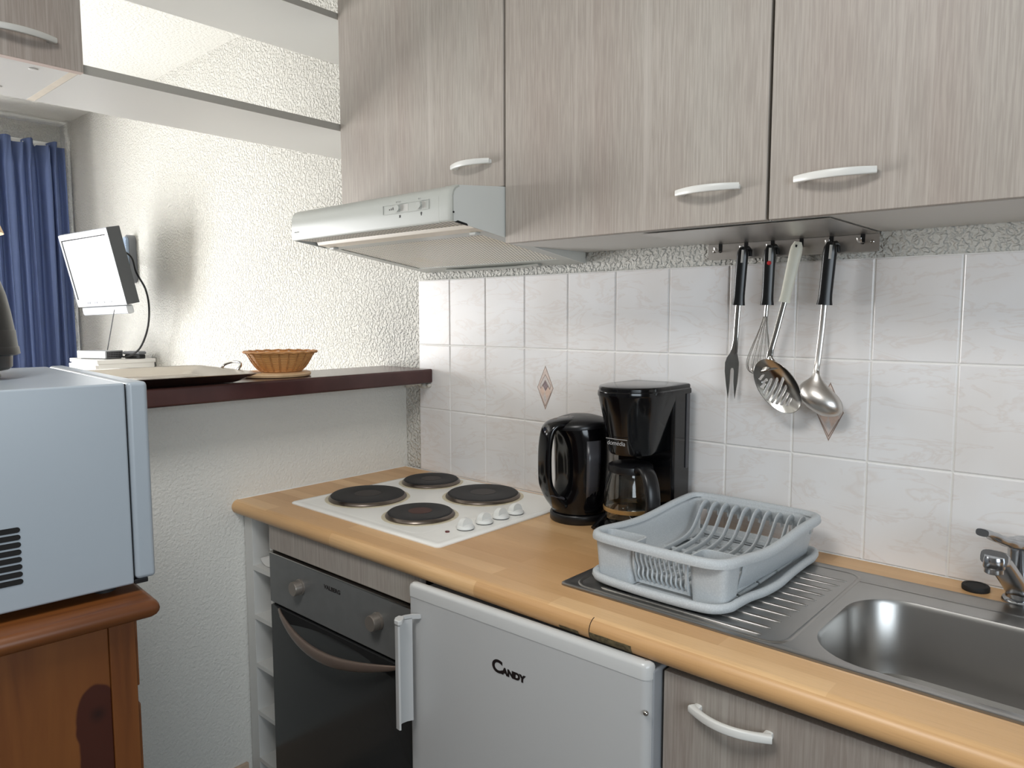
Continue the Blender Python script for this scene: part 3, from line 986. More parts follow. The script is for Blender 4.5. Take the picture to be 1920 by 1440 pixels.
build('ladle_bowl', b, 'rail', t, solid=.001, solid_off=1, smooth=80)

# ================================================================= WORKTOP
CT = thing('worktop', (1.0, -.3, .862), 'beech block worktop with rounded front edge running along the tiled wall', 'worktop')
BX0, BX1, BY0, BY1 = 1.382, 1.798, -.490, -.180      # hole for the sink bowl
CX0, CX1, CY0 = -.0755, 2.4, -.585
b = MB()
Z0, Z1 = .862, .9
b.box(CX0, BX0, CY0, 0, Z0, Z1); b.box(BX1, CX1, CY0, 0, Z0, Z1)
b.box(BX0, BX1, CY0, BY0, Z0, Z1); b.box(BX0, BX1, BY1, 0, Z0, Z1)
nose = [(CY0, Z1)] + [(CY0 - .0185 * math.sin(PI * k / 14), .881 + .019 * math.cos(PI * k / 14)) for k in range(1, 14)] + [(CY0, Z0)]
b.prism(nose, 'x', CX0, CX1)
build('laminated_top', b, 'beech', CT, smooth=30)
def nose_patch(x0, x1, k0, k1, off, n=6):
    mb = MB()
    lp = []
    for i in range(n + 1):
        x = x0 + (x1 - x0) * i / n
        jig = .25 * math.sin(i * 2.1)
        row = []
        for k in range(9):
            kk = (k0 + jig * 0.3) + (k1 - k0 - jig * 0.3) * k / 8
            a = PI * kk / 14
            row.append((x, CY0 - (.0185 + off) * math.sin(a), .881 + (.019 + off) * math.cos(a)))
        lp.append(row)
    mb.loft(lp, False, False, False)
    return mb
build('chipped_edge', nose_patch(1.093, 1.172, 7.2, 13.4, .0004), 'chipboard', CT)
build('chipped_edge', nose_patch(1.030, 1.070, 8.6, 13.2, .0004), 'chipboard', CT)
b = MB(); b.tube([(1.0925, CY0 - .0186 * math.sin(PI * k / 14), .881 + .0191 * math.cos(PI * k / 14)) for k in range(1, 13)], .0007, 6)
build('crack', b, 'gap', CT)
b = MB(); b.tube([(-.074, -.585, .9005), (-.074, -.004, .9005)], .0016, 6); b.tube([(-.07, -.0035, .9005), (1.6, -.0035, .9005)], .0016, 6)
build('sealant_bead', b, 'grout', CT)

# ================================================================= HOB
hb_ = thing('electric_hob', (.356, -.27, .9), 'white enamel electric hob with four black plates set in the worktop', 'hob')
hx0, hx1, hy0, hy1 = .0716, .6406, -.5177, -.0227
b = MB()
lp = []
for ins, z in ((0, .9002), (-.0004, .9030), (.002, .9052), (.012, .9060), (.020, .9048), (.024, .9046)):
    lp.append(rrect(hx0 + ins, hx1 - ins, hy0 + ins, hy1 - ins, max(.006, .012 - ins * .3), 5, z))
b.loft(lp, True, True, True)
hob = build('hob_plate', b, 'enamel', hb_)
b = MB(); b.prism(rrect(hx0 + .03, .545, hy0 + .03, hy1 - .03, .03, 5), 'z', .9044, .9048)
build('shallow_well', b, 'enamel', hob, bevel=.0003)
PL = [(.187, -.354, .103, 0), (.179, -.119, .0845, 0), (.409, -.139, .1005, 0), (.427, -.379, .0845, 1)]
for (x, y, r, ru) in PL:
    b = MB(); b.lathe([(r + .010, .9047), (r + .009, .9051), (r + .001, .9054), (r - .01, .9054)], (x, y, 0), 56)
    build('stain_ring', b, 'enamel_stain', hob)
    b = MB()
    b.lathe([(r, .9052), (r + .0005, .9080), (r - .002, .9120), (r - .005, .9140), (r - .007, .9140), (r - .007, .906)], (x, y, 0), 64, cap0=False, cap1=False)
    pr_ = build('hotplate', MB().lathe([(r - .0065, .906), (r - .0055, .9145), (r - .008, .9168), (r - .012, .9172), (r * .42, .9172), (r * .40, .9166), (r * .30, .9166), (.0001, .9166)], (x, y, 0), 64), 'iron', hb_)
    build('trim_ring', b, 'ring', pr_)
    build('plate_centre', MB().lathe([(r * .34, .9166), (r * .34, .9170), (.0001, .9170)], (x, y, 0), 40), 'rust' if ru else 'iron_centre', pr_)
for y in (-.386, -.3235, -.266, -.2125):
    x = .590
    b = MB()
    b.lathe([(.0205, .9065), (.0212, .9085), (.0205, .9115), (.017, .9145), (.0001, .9165)], (x, y, 0), 32)
    fin = []
    for k in range(9):
        a = PI * k / 8
        yy = .0165 * math.cos(a)
        hgt = .9135 + .0165 * math.sin(a) ** .8
        w_ = .0088 - .0035 * math.sin(a)
        fin.append([(x - .0088, y + yy, .9100), (x - w_, y + yy, hgt), (x + w_, y + yy, hgt), (x + .0088, y + yy, .9100)])
    b.loft(fin, True)
    kn = build('knob', b, 'white_plastic', hb_, smooth=60)
    build('knob_gap', MB().lathe([(.0196, .9046), (.0196, .9066), (.0001, .9066)], (x, y, 0), 28), 'gap', kn)
build('indicator_light', MB().lathe([(.0052, .9045), (.005, .9068), (.0001, .9072)], (.578, -.431, 0), 20), 'red_dot', hb_)

# ================================================================= SINK, TAP, PLUG
sk = thing('sink_unit', (1.41, -.297, .9), 'brushed steel inset sink with ribbed draining board and one bowl', 'sink')
SX0, SX1, SY0, SY1 = .9586, 1.862, -.511, -.083
nz = 10
def loop(x0, x1, y0, y1, r, z): return rrect(x0, x1, y0, y1, r, nz, z)
b = MB()
outer = [loop(SX0, SX1, SY0, SY1, .012, .9003), loop(SX0 + .0005, SX1 - .0005, SY0 + .0005, SY1 - .0005, .012, .9032), loop(SX0 + .003, SX1 - .003, SY0 + .003, SY1 - .003, .012, .9042), loop(SX0 + .012, SX1 - .012, SY0 + .012, SY1 - .012, .012, .9030)]
b.loft(outer, True, False, False)
rim_o = range(len(b.v) - len(outer[0]), len(b.v))
bw = [loop(1.380, 1.80, -.492, -.178, .095, .9030), loop(1.386, 1.794, -.486, -.184, .090, .9012), loop(1.390, 1.790, -.482, -.188, .088, .893), loop(1.396, 1.784, -.476, -.194, .085, .80), loop(1.402, 1.778, -.470, -.200, .08, .778), loop(1.418, 1.762, -.454, -.216, .07, .764), loop(1.45, 1.73, -.42, -.25, .05, .760)]
s0 = len(b.v)
b.loft(bw, True, False, True)
rim_i = range(s0, s0 + len(bw[0]))
me_faces = []
# deck between the outer rim and the bowl: fill with a triangulated annulus
bmx = bmesh.new()
vo = [bmx.verts.new(b.v[k]) for k in rim_o]; vi = [bmx.verts.new(b.v[k]) for k in rim_i]
eds = [bmx.edges.new((vo[k], vo[(k + 1) % len(vo)])) for k in range(len(vo))] + [bmx.edges.new((vi[k], vi[(k + 1) % len(vi)])) for k in range(len(vi))]
bmesh.ops.triangle_fill(bmx, edges=eds, use_beauty=True)
mp_ = {v: k for v, k in zip(vo + vi, list(rim_o) + list(rim_i))}
for f_ in bmx.faces:
    b.face([mp_[v] for v in f_.verts])
bmx.free()
deck = build('steel_basin', b, 'sink', sk, smooth=30)
b = MB()
for k in range(11):
    y = -.478 + k * .032
    x1 = 1.3255 + .026 * (k / 10)
    x0 = 1.03
    b.tube([(x0, y, .9030), (x0 + .006, y, .9030), (x1 - .006, y, .9030), (x1, y, .9030)], 0, 12, flat=[(.002, .001), (.0055, .0026), (.0055, .0026), (.002, .001)], up=(0, 0, 1))
bead = [(p[0], p[1], .9030) for p in rrect(SX0 + .022, 1.365, SY0 + .016, SY1 - .022, .03, 5)]
seg_ = bead[12:24] if False else bead
b.tube(seg_, 0, 8, flat=(.004, .0014), up=(0, 0, 1), ring=True)
build('draining_ribs', b, 'sink', deck, smooth=60)
b = MB(); b.lathe([(.028, .7602), (.027, .762), (.02, .7605), (.0001, .7603)], (1.59, -.335, 0), 32); build('waste_outlet', b, 'chrome', sk)
b = MB(); b.tube([(1.36, -.140, .9030), (1.50, -.138, .9030), (1.62, -.136, .9030), (1.84, -.136, .9030)], 0, 8, flat=[(.002, .0008), (.004, .0014), (.004, .0014), (.003, .001)], up=(0, 0, 1)); build('deck_bead', b, 'sink', sk)

tp = thing('mixer_tap', (1.603, -.051, .9), 'chrome single lever mixer tap behind the sink bowl', 'tap')
TC = (1.603, -.051)
b = MB()
b.lathe([(.0285, .9), (.0285, .903), (.0265, .9065), (.0235, .9085), (.0230, .925), (.0230, .9275), (.0224, .928), (.0224, .9286), (.0230, .929), (.0230, .9580), (.0224, .9586), (.0224, .9592), (.0232, .9597), (.0232, .985)], (TC[0], TC[1], 0), 40)
bo = build('tap_body', b, 'chrome', tp)
b = MB(); b.lathe([(.0232, .985), (.0236, .992), (.0230, 1.000), (.0205, 1.007), (.0150, 1.0115), (.0075, 1.0135), (.0001, 1.014)], (TC[0], TC[1], 0), 40)
b.tube(smooth_path([(1.600, -.060, 1.004), (1.590, -.085, 1.008), (1.575, -.118, 1.020), (1.562, -.145, 1.033), (1.557, -.158, 1.036)], 5), 0, 14,
       flat=[(.0185, .010)] * 4 + [(.0160, .0090)] * 4 + [(.0130, .0075)] * 5 + [(.0105, .0062)] * 5 + [(.0105, .0062)] * 3, up=(0, 0, 1), power=.7)
build('lever', b, 'chrome', tp, smooth=60)
b = MB()
b.tube(smooth_path([(1.600, -.062, .920), (1.5965, -.085, .938), (1.590, -.115, .962), (1.583, -.142, .985), (1.5785, -.158, .997), (1.5765, -.168, 1.000)], 5), 0, 18,
       flat=[(.0190, .0105)] * 20 + [(.0200, .0125)] * 6, up=(0, 0, 1), power=.6)
sp = build('spout', b, 'chrome', tp, smooth=60)
b = MB(); b.lathe([(.0125, .975), (.0140, .9765), (.0140, .9830), (.0150, .984), (.0158, .9855), (.0158, .9985), (.0145, 1.003)], (1.5770, -.166, 0), 28)
build('aerator', b, 'chrome', sp)
build('sink_plug', MB(), 'rubber') if False else None
b = MB(); b.lathe([(.0215, .9), (.0220, .902), (.0220, .9075), (.0205, .9095), (.016, .9097), (.015, .9088), (.0001, .9088)], (1.5345, -.0385, 0), 32)
tag(build('sink_plug', b, 'rubber'), 'round black rubber plug lying beside the tap', 'plug')

# ================================================================= DISH DRAINER
TRAYZ = .9058
dt = thing('drip_tray', (1.13, -.27, TRAYZ), 'flat speckled grey plastic tray under the dish drainer', 'tray')
tray_pts = [(.990, -.440), (1.005, -.470), (1.04, -.4835), (1.12, -.4895), (1.20, -.4885), (1.245, -.479), (1.266, -.452), (1.269, -.42), (1.272, -.385), (1.281, -.345), (1.285, -.29), (1.281, -.22), (1.279, -.15), (1.279, -.105), (1.268, -.068), (1.24, -.056), (1.12, -.052), (1.03, -.056), (1.002, -.066), (.990, -.10), (.989, -.15), (.988, -.22), (.993, -.29), (.995, -.345), (.990, -.385)]
cl = smooth_path([(x, y, 0) for x, y in tray_pts], 4, True)
cen = Vector((1.135, -.272, 0))
def shrink(path, d, z):
    out = []
    n = len(path)
    for i in range(n):
        t_ = (Vector(path[(i + 1) % n]) - Vector(path[i - 1])).normalized()
        nrm = Vector((-t_.y, t_.x, 0))
        p_ = Vector(path[i])
        if (cen - p_).dot(nrm) < 0: nrm = -nrm
        q = p_ + nrm * d
        zz = z if not callable(z) else z(path[i])
        out.append((q.x, q.y, zz + p_.z))
    return out
b = MB()
b.loft([shrink(cl, .030, TRAYZ), shrink(cl, .016, TRAYZ), shrink(cl, .009, TRAYZ + .003), shrink(cl, .003, TRAYZ + .006), shrink(cl, .0, TRAYZ + .012), shrink(cl, .001, TRAYZ + .018), shrink(cl, .006, TRAYZ + .021), shrink(cl, .011, TRAYZ + .019), shrink(cl, .014, TRAYZ + .012), shrink(cl, .020, TRAYZ + .005), shrink(cl, .034, TRAYZ + .0035)], True, True, True)
build('tray_body', b, 'drainer_tray', dt, smooth=70)

dr = thing('dish_drainer', (1.13, -.27, TRAYZ + .004), 'speckled grey plastic dish rack with curved plate ribs beside the sink', 'dish rack')
rim_pts = [(.9885, -.420, .9915), (.994, -.448, .9925), (1.012, -.4635, .993), (1.05, -.4695, .993), (1.12, -.472, .9925), (1.19, -.4715, .992), (1.232, -.466, .9915), (1.254, -.4475, .991), (1.2615, -.42, .990), (1.2635, -.385, .987), (1.266, -.345, .983), (1.269, -.30, .982), (1.2715, -.25, .985), (1.2735, -.20, .990), (1.2755, -.15, .994), (1.277, -.112, .995), (1.272, -.082, .995), (1.252, -.068, .995), (1.20, -.062, .995), (1.10, -.058, .995), (1.03, -.060, .995), (1.004, -.068, .995), (.9935, -.088, .995), (.9925, -.13, .994), (.9915, -.18, .991), (.990, -.23, .986), (.989, -.28, .983), (.9885, -.33, .984), (.988, -.38, .988)]
rim = smooth_path(rim_pts, 4, True)
b = MB()
lipp = [(.012, -.004), (.011, .0015), (.007, .0045), (.001, .0042), (-.003, .001), (-.0045, -.005), (-.004, -.010), (-.0015, -.0105), (-.001, -.004), (.003, -.0005), (.008, -.002), (.0095, -.005)]
b.loft([shrink(rim, d, dz) for d, dz in lipp], True, False, False, 0, True)
build('rim', b, 'drainer', dr, smooth=70)
# side and back walls
def wall_strip(sel, rows):
    mb = MB(); n = len(rim)
    grid = [shrink(rim, d, (lambda p, dz=dz, ab=ab: (ab - p[2]) if ab is not None else dz)) for d, dz, ab in rows]
    for i in range(n):
        j = (i + 1) % n
        if sel(rim[i]) and sel(rim[j]):
            b0 = len(mb.v)
            for g_ in grid:
                mb.v += [g_[i], g_[j]]
            for k in range(len(grid) - 1):
                mb.face((b0 + 2 * k, b0 + 2 * k + 1, b0 + 2 * k + 3, b0 + 2 * k + 2))
    bm = bmesh.new()
    return mb
full_rows = [(.009, -.002, None), (.0125, -.014, None), (.0145, -.03, None), (.018, None, .945), (.023, None, .925), (.030, None, .919), (.036, None, .917)]
b = wall_strip(lambda p: (p[0] > 1.24 or p[0] < 1.02) and p[1] > -.392, full_rows)
b2 = wall_strip(lambda p: p[1] > -.115, [(.009, -.002, None), (.0095, -.012, None), (.010, -.030, None)])
for f_ in b2.f: b.face([k + len(b.v) for k in f_])
b.v += b2.v
o = build('rack_walls', b, 'drainer', dr, smooth=60, solid=.0028)
bm = bmesh.new(); bm.from_mesh(o.data); bmesh.ops.remove_doubles(bm, verts=bm.verts, dist=1e-5); bmesh.ops.recalc_face_normals(bm, faces=bm.faces); bm.to_mesh(o.data); bm.free()
# plate ribs
for k in range(10):
    x = 1.034 + k * .0232
    pts = smooth_path([(x, -.072, .958), (x, -.074, .974), (x, -.086, .984), (x, -.103, .980), (x, -.117, .965), (x, -.135, .946), (x, -.160, .931), (x, -.20, .924), (x, -.27, .922), (x, -.36, .921), (x, -.41, .921)], 3)
    b = MB()
    b.tube(pts, 0, 10, flat=[(.0022, .0065)] * 16 + [(.0022, .0055)] * (len(pts) - 16), up=(1, 0, 0) if False else (0, .3, 1), power=.6)
    build('plate_rib', b, 'drainer', dr, smooth=60)
b = MB()
for y in (-.155, -.235, -.315, -.395):
    b.box(1.012, 1.252, y - .004, y + .004, .9165, .921)
b.box(1.012, 1.252, -.086, -.078, .9135, .922)
for x in (1.012, 1.246):
    b.box(x, x + .006, -.42, -.08, .9165, .921)
for x in (1.03, 1.23):
    for y in (-.39, -.10):
        b.box(x - .006, x + .006, y - .006, y + .006, .9093, .917)
build('rack_floor', b, 'drainer', dr, bevel=.0012, seg=2)
def cup(x0, x1, yf, yb, z0, z1, name='cutlery_cup'):
    mb = MB()
    tp_ = .006
    O = [rrect(x0 + tp_, x1 - tp_, yf + tp_, yb - tp_, .012, 4, z0), rrect(x0 + tp_ * .5, x1 - tp_ * .5, yf + tp_ * .5, yb - tp_ * .5, .013, 4, (z0 + z1) / 2), rrect(x0, x1, yf, yb, .014, 4, z1)]
    I = [rrect(x0 + .003, x1 - .003, yf + .003, yb - .003, .012, 4, z1), rrect(x0 + tp_ + .003, x1 - tp_ - .003, yf + tp_ + .003, yb - tp_ - .003, .010, 4, z0 + .003)]
    mb.loft(O + I, True, True, True)
    build(name, mb, 'drainer', dr, smooth=50)
cup(.997, 1.082, -.4585, -.402, .911, .9895)
cup(1.186, 1.2585, -.4585, -.395, .911, .9885)
b = MB()
for k in range(11):
    x = 1.090 + k * .0092
    b.tube(smooth_path([(x, -.4600, .984), (x, -.4605, .972), (x, -.4560, .960), (x, -.4500, .948), (x, -.4515, .936), (x, -.4440, .926), (x, -.436, .921)], 3), 0, 8, flat=(.0018, .0026), up=(0, -1, 0.2))
b.box(1.082, 1.188, -.4620, -.4575, .978, .990); b.box(1.082, 1.188, -.442, -.432, .9165, .922)
b.prism([(-.4600, .984), (-.4585, .95), (-.446, .918), (-.442, .918), (-.452, .95), (-.455, .984)], 'x', 1.082, 1.086)
b.prism([(-.4600, .984), (-.4585, .95), (-.446, .918), (-.442, .918), (-.452, .95), (-.455, .984)], 'x', 1.184, 1.188)
build('front_grid', b, 'drainer', dr, smooth=50)

# ================================================================= KETTLE
kc = Vector((.722, -.128, .9))
kt = thing('electric_kettle', tuple(kc), 'black gloss electric kettle with loop handle between the hob and coffee maker', 'kettle')
b = MB(); b.lathe([(.068, 0), (.0705, .003), (.0705, .018), (.0685, .0215), (.0001, .0215)], tuple(kc), 48); build('power_base', b, 'black_satin', kt)
hdv = Vector((-.36, -.93, 0)).normalized()
b = MB(); LL = []
for r, z, dent in ((.0640, .0225, 0), (.0660, .026, 0), (.0655, .045, .001), (.0670, .062, .006), (.0680, .078, .016), (.0690, .095, .023), (.0705, .12, .026), (.0715, .15, .026), (.0712, .18, .022), (.0705, .205, .012), (.0695, .222, .003), (.0680, .230, 0)):
    row = []
    for k in range(56):
        a = 2 * PI * k / 56
        q = max(0, math.cos(a) * hdv.x + math.sin(a) * hdv.y)
        rr = r - dent * q ** 3
        row.append((kc.x + rr * math.cos(a), kc.y + rr * math.sin(a), kc.z + z))
    LL.append(row)
b.loft(LL, True)
# spout toward the wall side
b.tube([tuple(kc + Vector((.030, .045, .205))), tuple(kc + Vector((.052, .070, .222))), tuple(kc + Vector((.058, .080, .233)))], 0, 14, flat=[(.026, .020), (.018, .012), (.011, .006)], up=(0, 0, 1))
body = build('kettle_body', b, 'black', kt, smooth=50)
hdv = Vector((-.36, -.93, 0)).normalized()
def kp(d, z, s=0.0):
    q = kc + hdv * d + Vector((-hdv.y, hdv.x, 0)) * s
    return (q.x, q.y, kc.z + z)
b = MB()
path = smooth_path([kp(.020, .236), kp(.055, .236), kp(.078, .231), kp(.0890, .216), kp(.0955, .180), kp(.0965, .135), kp(.0940, .098), kp(.0850, .076), kp(.073, .058), kp(.058, .044)], 5)
fl = []
for i in range(len(path)):
    t_ = i / (len(path) - 1)
    fl.append((.0250 + .011 * abs(2 * t_ - 1) ** 2, .0095 + .007 * abs(2 * t_ - 1) ** 3))
b.tube(path, 0, 18, flat=fl, power=.75)
build('handle', b, 'black', kt, smooth=60)
b = MB()
lid = []
for r, z in ((.0690, .228), (.0695, .234), (.0660, .2415), (.056, .2475), (.035, .2530), (.0001, .2550)):
    lid.append([(kc.x + r * math.cos(2 * PI * k / 40), kc.y + r * math.sin(2 * PI * k / 40), kc.z + z - .006 * max(0, (math.cos(2 * PI * k / 40) * hdv.x + math.sin(2 * PI * k / 40) * hdv.y)) * (r / .069)) for k in range(40)])
b.loft(lid, True)
build('lid', b, 'black_satin', kt, smooth=50)
sw = kc + Vector((-.045, -.053, 0))
b = MB(); b.tube([kp(.060, .060, .022), kp(.078, .066, .022), kp(.092, .071, .022)], 0, 10, flat=[(.010, .004), (.009, .0035), (.007, .002)], up=(0, 0, 1)); build('switch_lever', b, 'smoke', kt)
b = MB()
a0 = math.atan2(-.42, .90)
rows = []
for z, r in ((.052, .0660), (.10, .0698), (.15, .0723), (.20, .0714)):
    rows.append([(kc.x + r * math.cos(a0 + d), kc.y + r * math.sin(a0 + d), kc.z + z) for d in (-.26, -.13, 0, .13, .26)])
b.loft(rows, False); build('water_window', b, 'smoke', kt, solid=.001)

# ================================================================= COFFEE MAKER
cc = Vector((.888, -.150, .9))
cm = thing('coffee_maker', (cc.x, -.13, .9), 'black filter coffee maker with glass jug beside the dish drainer', 'coffee maker')
CX_0, CX_1 = .8135, .9625
def dsec(r, yb, z, sc=1.0, n=20, w=None):
    """rounded front, square back outline"""
    w = w or r
    pts = [(cc.x + w, yb, z), (cc.x + w, cc.y, z)]
    for k in range(1, n):
        a = -PI * k / n
        pts.append((cc.x + w * math.cos(a), cc.y + r * math.sin(a), z))
    pts += [(cc.x - w, cc.y, z), (cc.x - w, yb, z)]
    return pts
b = MB(); b.loft([dsec(.094, -.028, .9, w=.0750), dsec(.094, -.028, .915, w=.0750), dsec(.088, -.030, .921, w=.071)], True); build('base', b, 'black', cm, smooth=40)
b = MB(); b.lathe([(.056, .921), (.056, .925), (.052, .926), (.0001, .926)], tuple((cc.x, cc.y - .012, 0)), 40); build('warming_plate', b, 'iron', cm)
b = MB(); b.box(CX_0 + .001, CX_1, -.105, -.028, .918, 1.2265); tw = build('water_tank', b, 'black', cm, bevel=.008)
b = MB(); b.box(CX_1 - .0005, CX_1 + .0025, -.052, -.040, 1.045, 1.215); build('level_window', b, 'smoke', tw, bevel=.001)
b = MB()
b.loft([dsec(.056, -.10, 1.086, w=.050), dsec(.060, -.10, 1.092, w=.053), dsec(.066, -.10, 1.125, w=.058), dsec(.078, -.10, 1.175, w=.068), dsec(.0865, -.10, 1.205, w=.0742), dsec(.089, -.10, 1.2155, w=.0752)], True)
build('filter_holder', b, 'black', cm, smooth=40)
b = MB()
b.loft([dsec(.091, -.032, 1.2150, w=.0760), dsec(.0918, -.032, 1.2185, w=.0766), dsec(.091, -.032, 1.2255, w=.0760), dsec(.0885, -.034, 1.2275, w=.0742), dsec(.0885, -.034, 1.2335, w=.0742), dsec(.0865, -.035, 1.2362, w=.0725), dsec(.080, -.040, 1.2378, w=.066), dsec(.03, -.10, 1.2392, w=.03)], True)
lid = build('lid', b, 'black', cm, smooth=30)
tx = text('logo_text', 'domédia', 'print_white', cm, (cc.x - .0265, cc.y - .0672, 1.110), (PI / 2 - .17, 0, 0), .0135)
b = MB(); b.tube([(cc.x - .027, cc.y - .0700, 1.1240), (cc.x, cc.y - .0725, 1.1240), (cc.x + .027, cc.y - .0700, 1.1240)], .0007, 6); build('logo_line', b, 'print_white', cm)
# cord down the left side
b = MB(); b.tube(smooth_path([(.811, -.06, .97), (.808, -.10, .945), (.806, -.15, .92), (.808, -.19, .906)], 5), 0, 10, flat=(.006, .004), up=(0, 0, 1)); build('power_cord', b, 'black_satin', cm)
# jug sits in the machine but lifts out
jc = Vector((cc.x, cc.y - .012, .926))
jg = thing('glass_jug', tuple(jc), 'glass coffee jug with black handle standing in the coffee maker', 'jug')
b = MB()
pf = [(.0001, .0015), (.044, .0015), (.051, .006), (.0565, .022), (.0592, .045), (.0585, .068), (.0545, .092), (.048, .112), (.0455, .122), (.0475, .128)]
pi_ = [(r - .0018, z + (.0015 if k < 2 else 0)) for k, (r, z) in enumerate(pf)][::-1]
pi_[-1] = (.0001, .0035)
b.lathe(pf + pi_, tuple(jc), 56, cap0=False, cap1=False)
build('jug_glass', b, 'carafe', jg, smooth=60)
b = MB(); b.lathe([(.0580, .0325), (.0594, .0330), (.0600, .0375), (.0597, .0415), (.0584, .0420)], tuple(jc), 56, cap0=False, cap1=False); build('gold_band', b, 'gold', jg)
b = MB(); b.lathe([(.0460, .118), (.0495, .1195), (.0505, .127), (.0490, .134), (.045, .1365), (.030, .140), (.0001, .141)], tuple(jc), 48); jl = build('jug_lid', b, 'black_satin', jg)
hv = Vector((.86, -.51, 0)).normalized()
def jp(d, z): q = jc + hv * d; return (q.x, q.y, jc.z + z)
b = MB()
path = smooth_path([jp(.046, .128), jp(.064, .134), jp(.084, .126), jp(.099, .100), jp(.104, .066), jp(.098, .034), jp(.086, .014), jp(.072, .010), jp(.0605, .022)], 5)
b.tube(path, 0, 14, flat=[(.0165, .0090)] * len(path), power=.75)
build('jug_handle', b, 'black_satin', jg, smooth=60)

# ================================================================= BASE UNITS
# narrow open rack
rk = thing('bottle_rack', (.02, -.3, .17), 'narrow white open shelf unit between the half wall and the oven', 'shelf unit')
b = MB(); b.box(-.070, -.030, -.572, -.01, 0, .8615); build('side_panel', b, 'melamine', rk, bevel=.001)
b = MB(); b.box(.056, .074, -.572, -.01, 0, .8615); build('side_panel', b, 'melamine', rk, bevel=.001)
b = MB(); b.box(-.030, .056, -.30, -.292, .16, .8615); build('back_panel', b, 'melamine', rk)
for z in (.724, .588, .453, .318, .182):
    build('shelf', MB().box(-.030, .056, -.572, -.30, z - .012, z), 'melamine', rk)
build('plinth', MB().box(-.030, .056, -.53, -.51, 0, .16), 'gap', rk)
b = MB()
lf = []
for k in range(11):
    a = PI * .15 + PI * .7 * k / 10
    lf.append([(.013 + .040 * math.cos(a), -.555, .7555 - .030 * math.sin(a)), (.013 + .040 * math.cos(a), -.40, .7555 - .030 * math.sin(a))])
b.loft(lf, False)
tag(build('curled_sheet', b, 'melamine', solid=.0008), 'curled white sheet lying in the top compartment of the narrow rack', 'sheet')

# oven
ov = thing('built_in_oven', (.377, -.3, .14), 'grey built-in oven with two knobs and curved bar handle under the hob', 'oven')
OX0, OX1 = .0795, .6395
build('oven_body', MB().box(OX0 + .004, OX1 - .004, -.565, -.02, .17, .795), 'gap', ov)
b = MB(); b.box(OX0, OX1, -.587, -.565, .660, .790); cp = build('control_panel', b, 'oven_steel', ov, bevel=.002)
build('panel_strip', MB().box(OX0, OX1, -.5885, -.566, .7885, .7915), 'steel', cp)
b = MB(); b.box(OX0 + .001, OX1, -.587, -.566, .170, .652); dd = build('oven_door', b, 'oven_glass', ov, bevel=.002)
# flat black shape on the door above the arched handle, and the bar
arc = []
for k in range(21):
    t_ = k / 20
    x = OX0 + .045 + (OX1 - OX0 - .09) * t_
    arc.append((x, .650 - .034 * math.sin(PI * t_)))
b = MB(); b.prism([(OX0 + .055 + (OX1 - OX0 - .11) * k / 20, .6160 + .027 * math.sin(PI * k / 20)) for k in range(21)] + [(OX1 - .04, .650), (OX1 - .03, .6515), (OX0 + .03, .6515), (OX0 + .04, .650)], 'y', -.5878, -.586); build('grip_black', b, 'gap', dd)
b = MB()
path = [(x, -.590 - .040 * math.sin(PI * k / 20) ** .8, z) for k, (x, z) in enumerate(arc)]
b.tube(path, 0, 14, flat=[(.004 + .010 * math.sin(PI * k / 20) ** .7, .003 + .006 * math.sin(PI * k / 20)) for k in range(21)], up=(0, -1, 0)); build('bar_handle', b, 'oven_handle', dd, smooth=60)
for x in (.222, .524):
    b = MB(); b.lathe([(.0195, 0), (.0195, .004), (.0175, .005), (.0175, .021), (.0165, .0235), (.0001, .0235)], (0, 0, 0), 36)
    b.v = [(x + p[0], -.587 - p[2], .7325 + p[1]) for p in b.v]
    build('knob', b, 'oven_knob', cp)
text('logo_text', 'VALBERG', 'ink', cp, (.322, -.5874, .7545), (PI / 2, 0, 0), .0135, bold=.0004, sx=1.15)
build('plinth', MB().box(OX0 + .004, OX1 - .004, -.54, -.52, 0, .17), 'gap', ov)
fl_ = thing('filler_panel', (.377, -.575, .795), 'limed oak strip above the oven and below the worktop edge', 'panel')
build('panel_board', MB().box(OX0, .66, -.585, -.567, .797, .8615), 'oak', fl_, bevel=.0025)

# fridge
fgx0, fgx1 = .6706, 1.2094
fg = thing('fridge', (.92, -.3, 0), 'white under-counter fridge with vertical grip standing proud of the worktop edge', 'fridge')
build('fridge_body', MB().box(.685, 1.2115, -.6005, -.04, .03, .852), 'grey_paint', fg, bevel=.004)
for x in (.70, 1.16):
    for y in (-.50, -.08):
        build('foot', MB().cyl((x, y, 0), (x, y, .032), .016), 'rubber', fg)
def fy(x): return -.6251 + .0125 * (x - fgx0) / (fgx1 - fgx0)
def door_loop(z, ins=0.0, r=.009, dep=.0205):
    pts = rrect(0, fgx1 - fgx0, 0, dep, (.004, .004, r, r * 1.6), 5)
    out = []
    a = math.atan2(.0125, fgx1 - fgx0)
    for u_, v_ in pts:
        u2 = ins + u_ * (1 - 2 * ins / (fgx1 - fgx0)); v2 = ins + v_ * (1 - 2 * ins / dep)
        out.append((fgx0 + u2 * math.cos(a) - v2 * math.sin(a), -.6251 + u2 * math.sin(a) + v2 * math.cos(a), z))
    return out
b = MB(); b.loft([door_loop(.10), door_loop(.8378)], True); fd = build('door', b, 'fridge', fg, smooth=40)
b = MB(); b.loft([door_loop(.8384, -.0010), door_loop(.8570, -.0010), door_loop(.8616, .0005), door_loop(.8648, .005), door_loop(.8658, .012)], True); build('door_cap', b, 'fridge_cap', fd, smooth=60)
b = MB()
DX, DY, DZ = .0244, -.0212, .0110
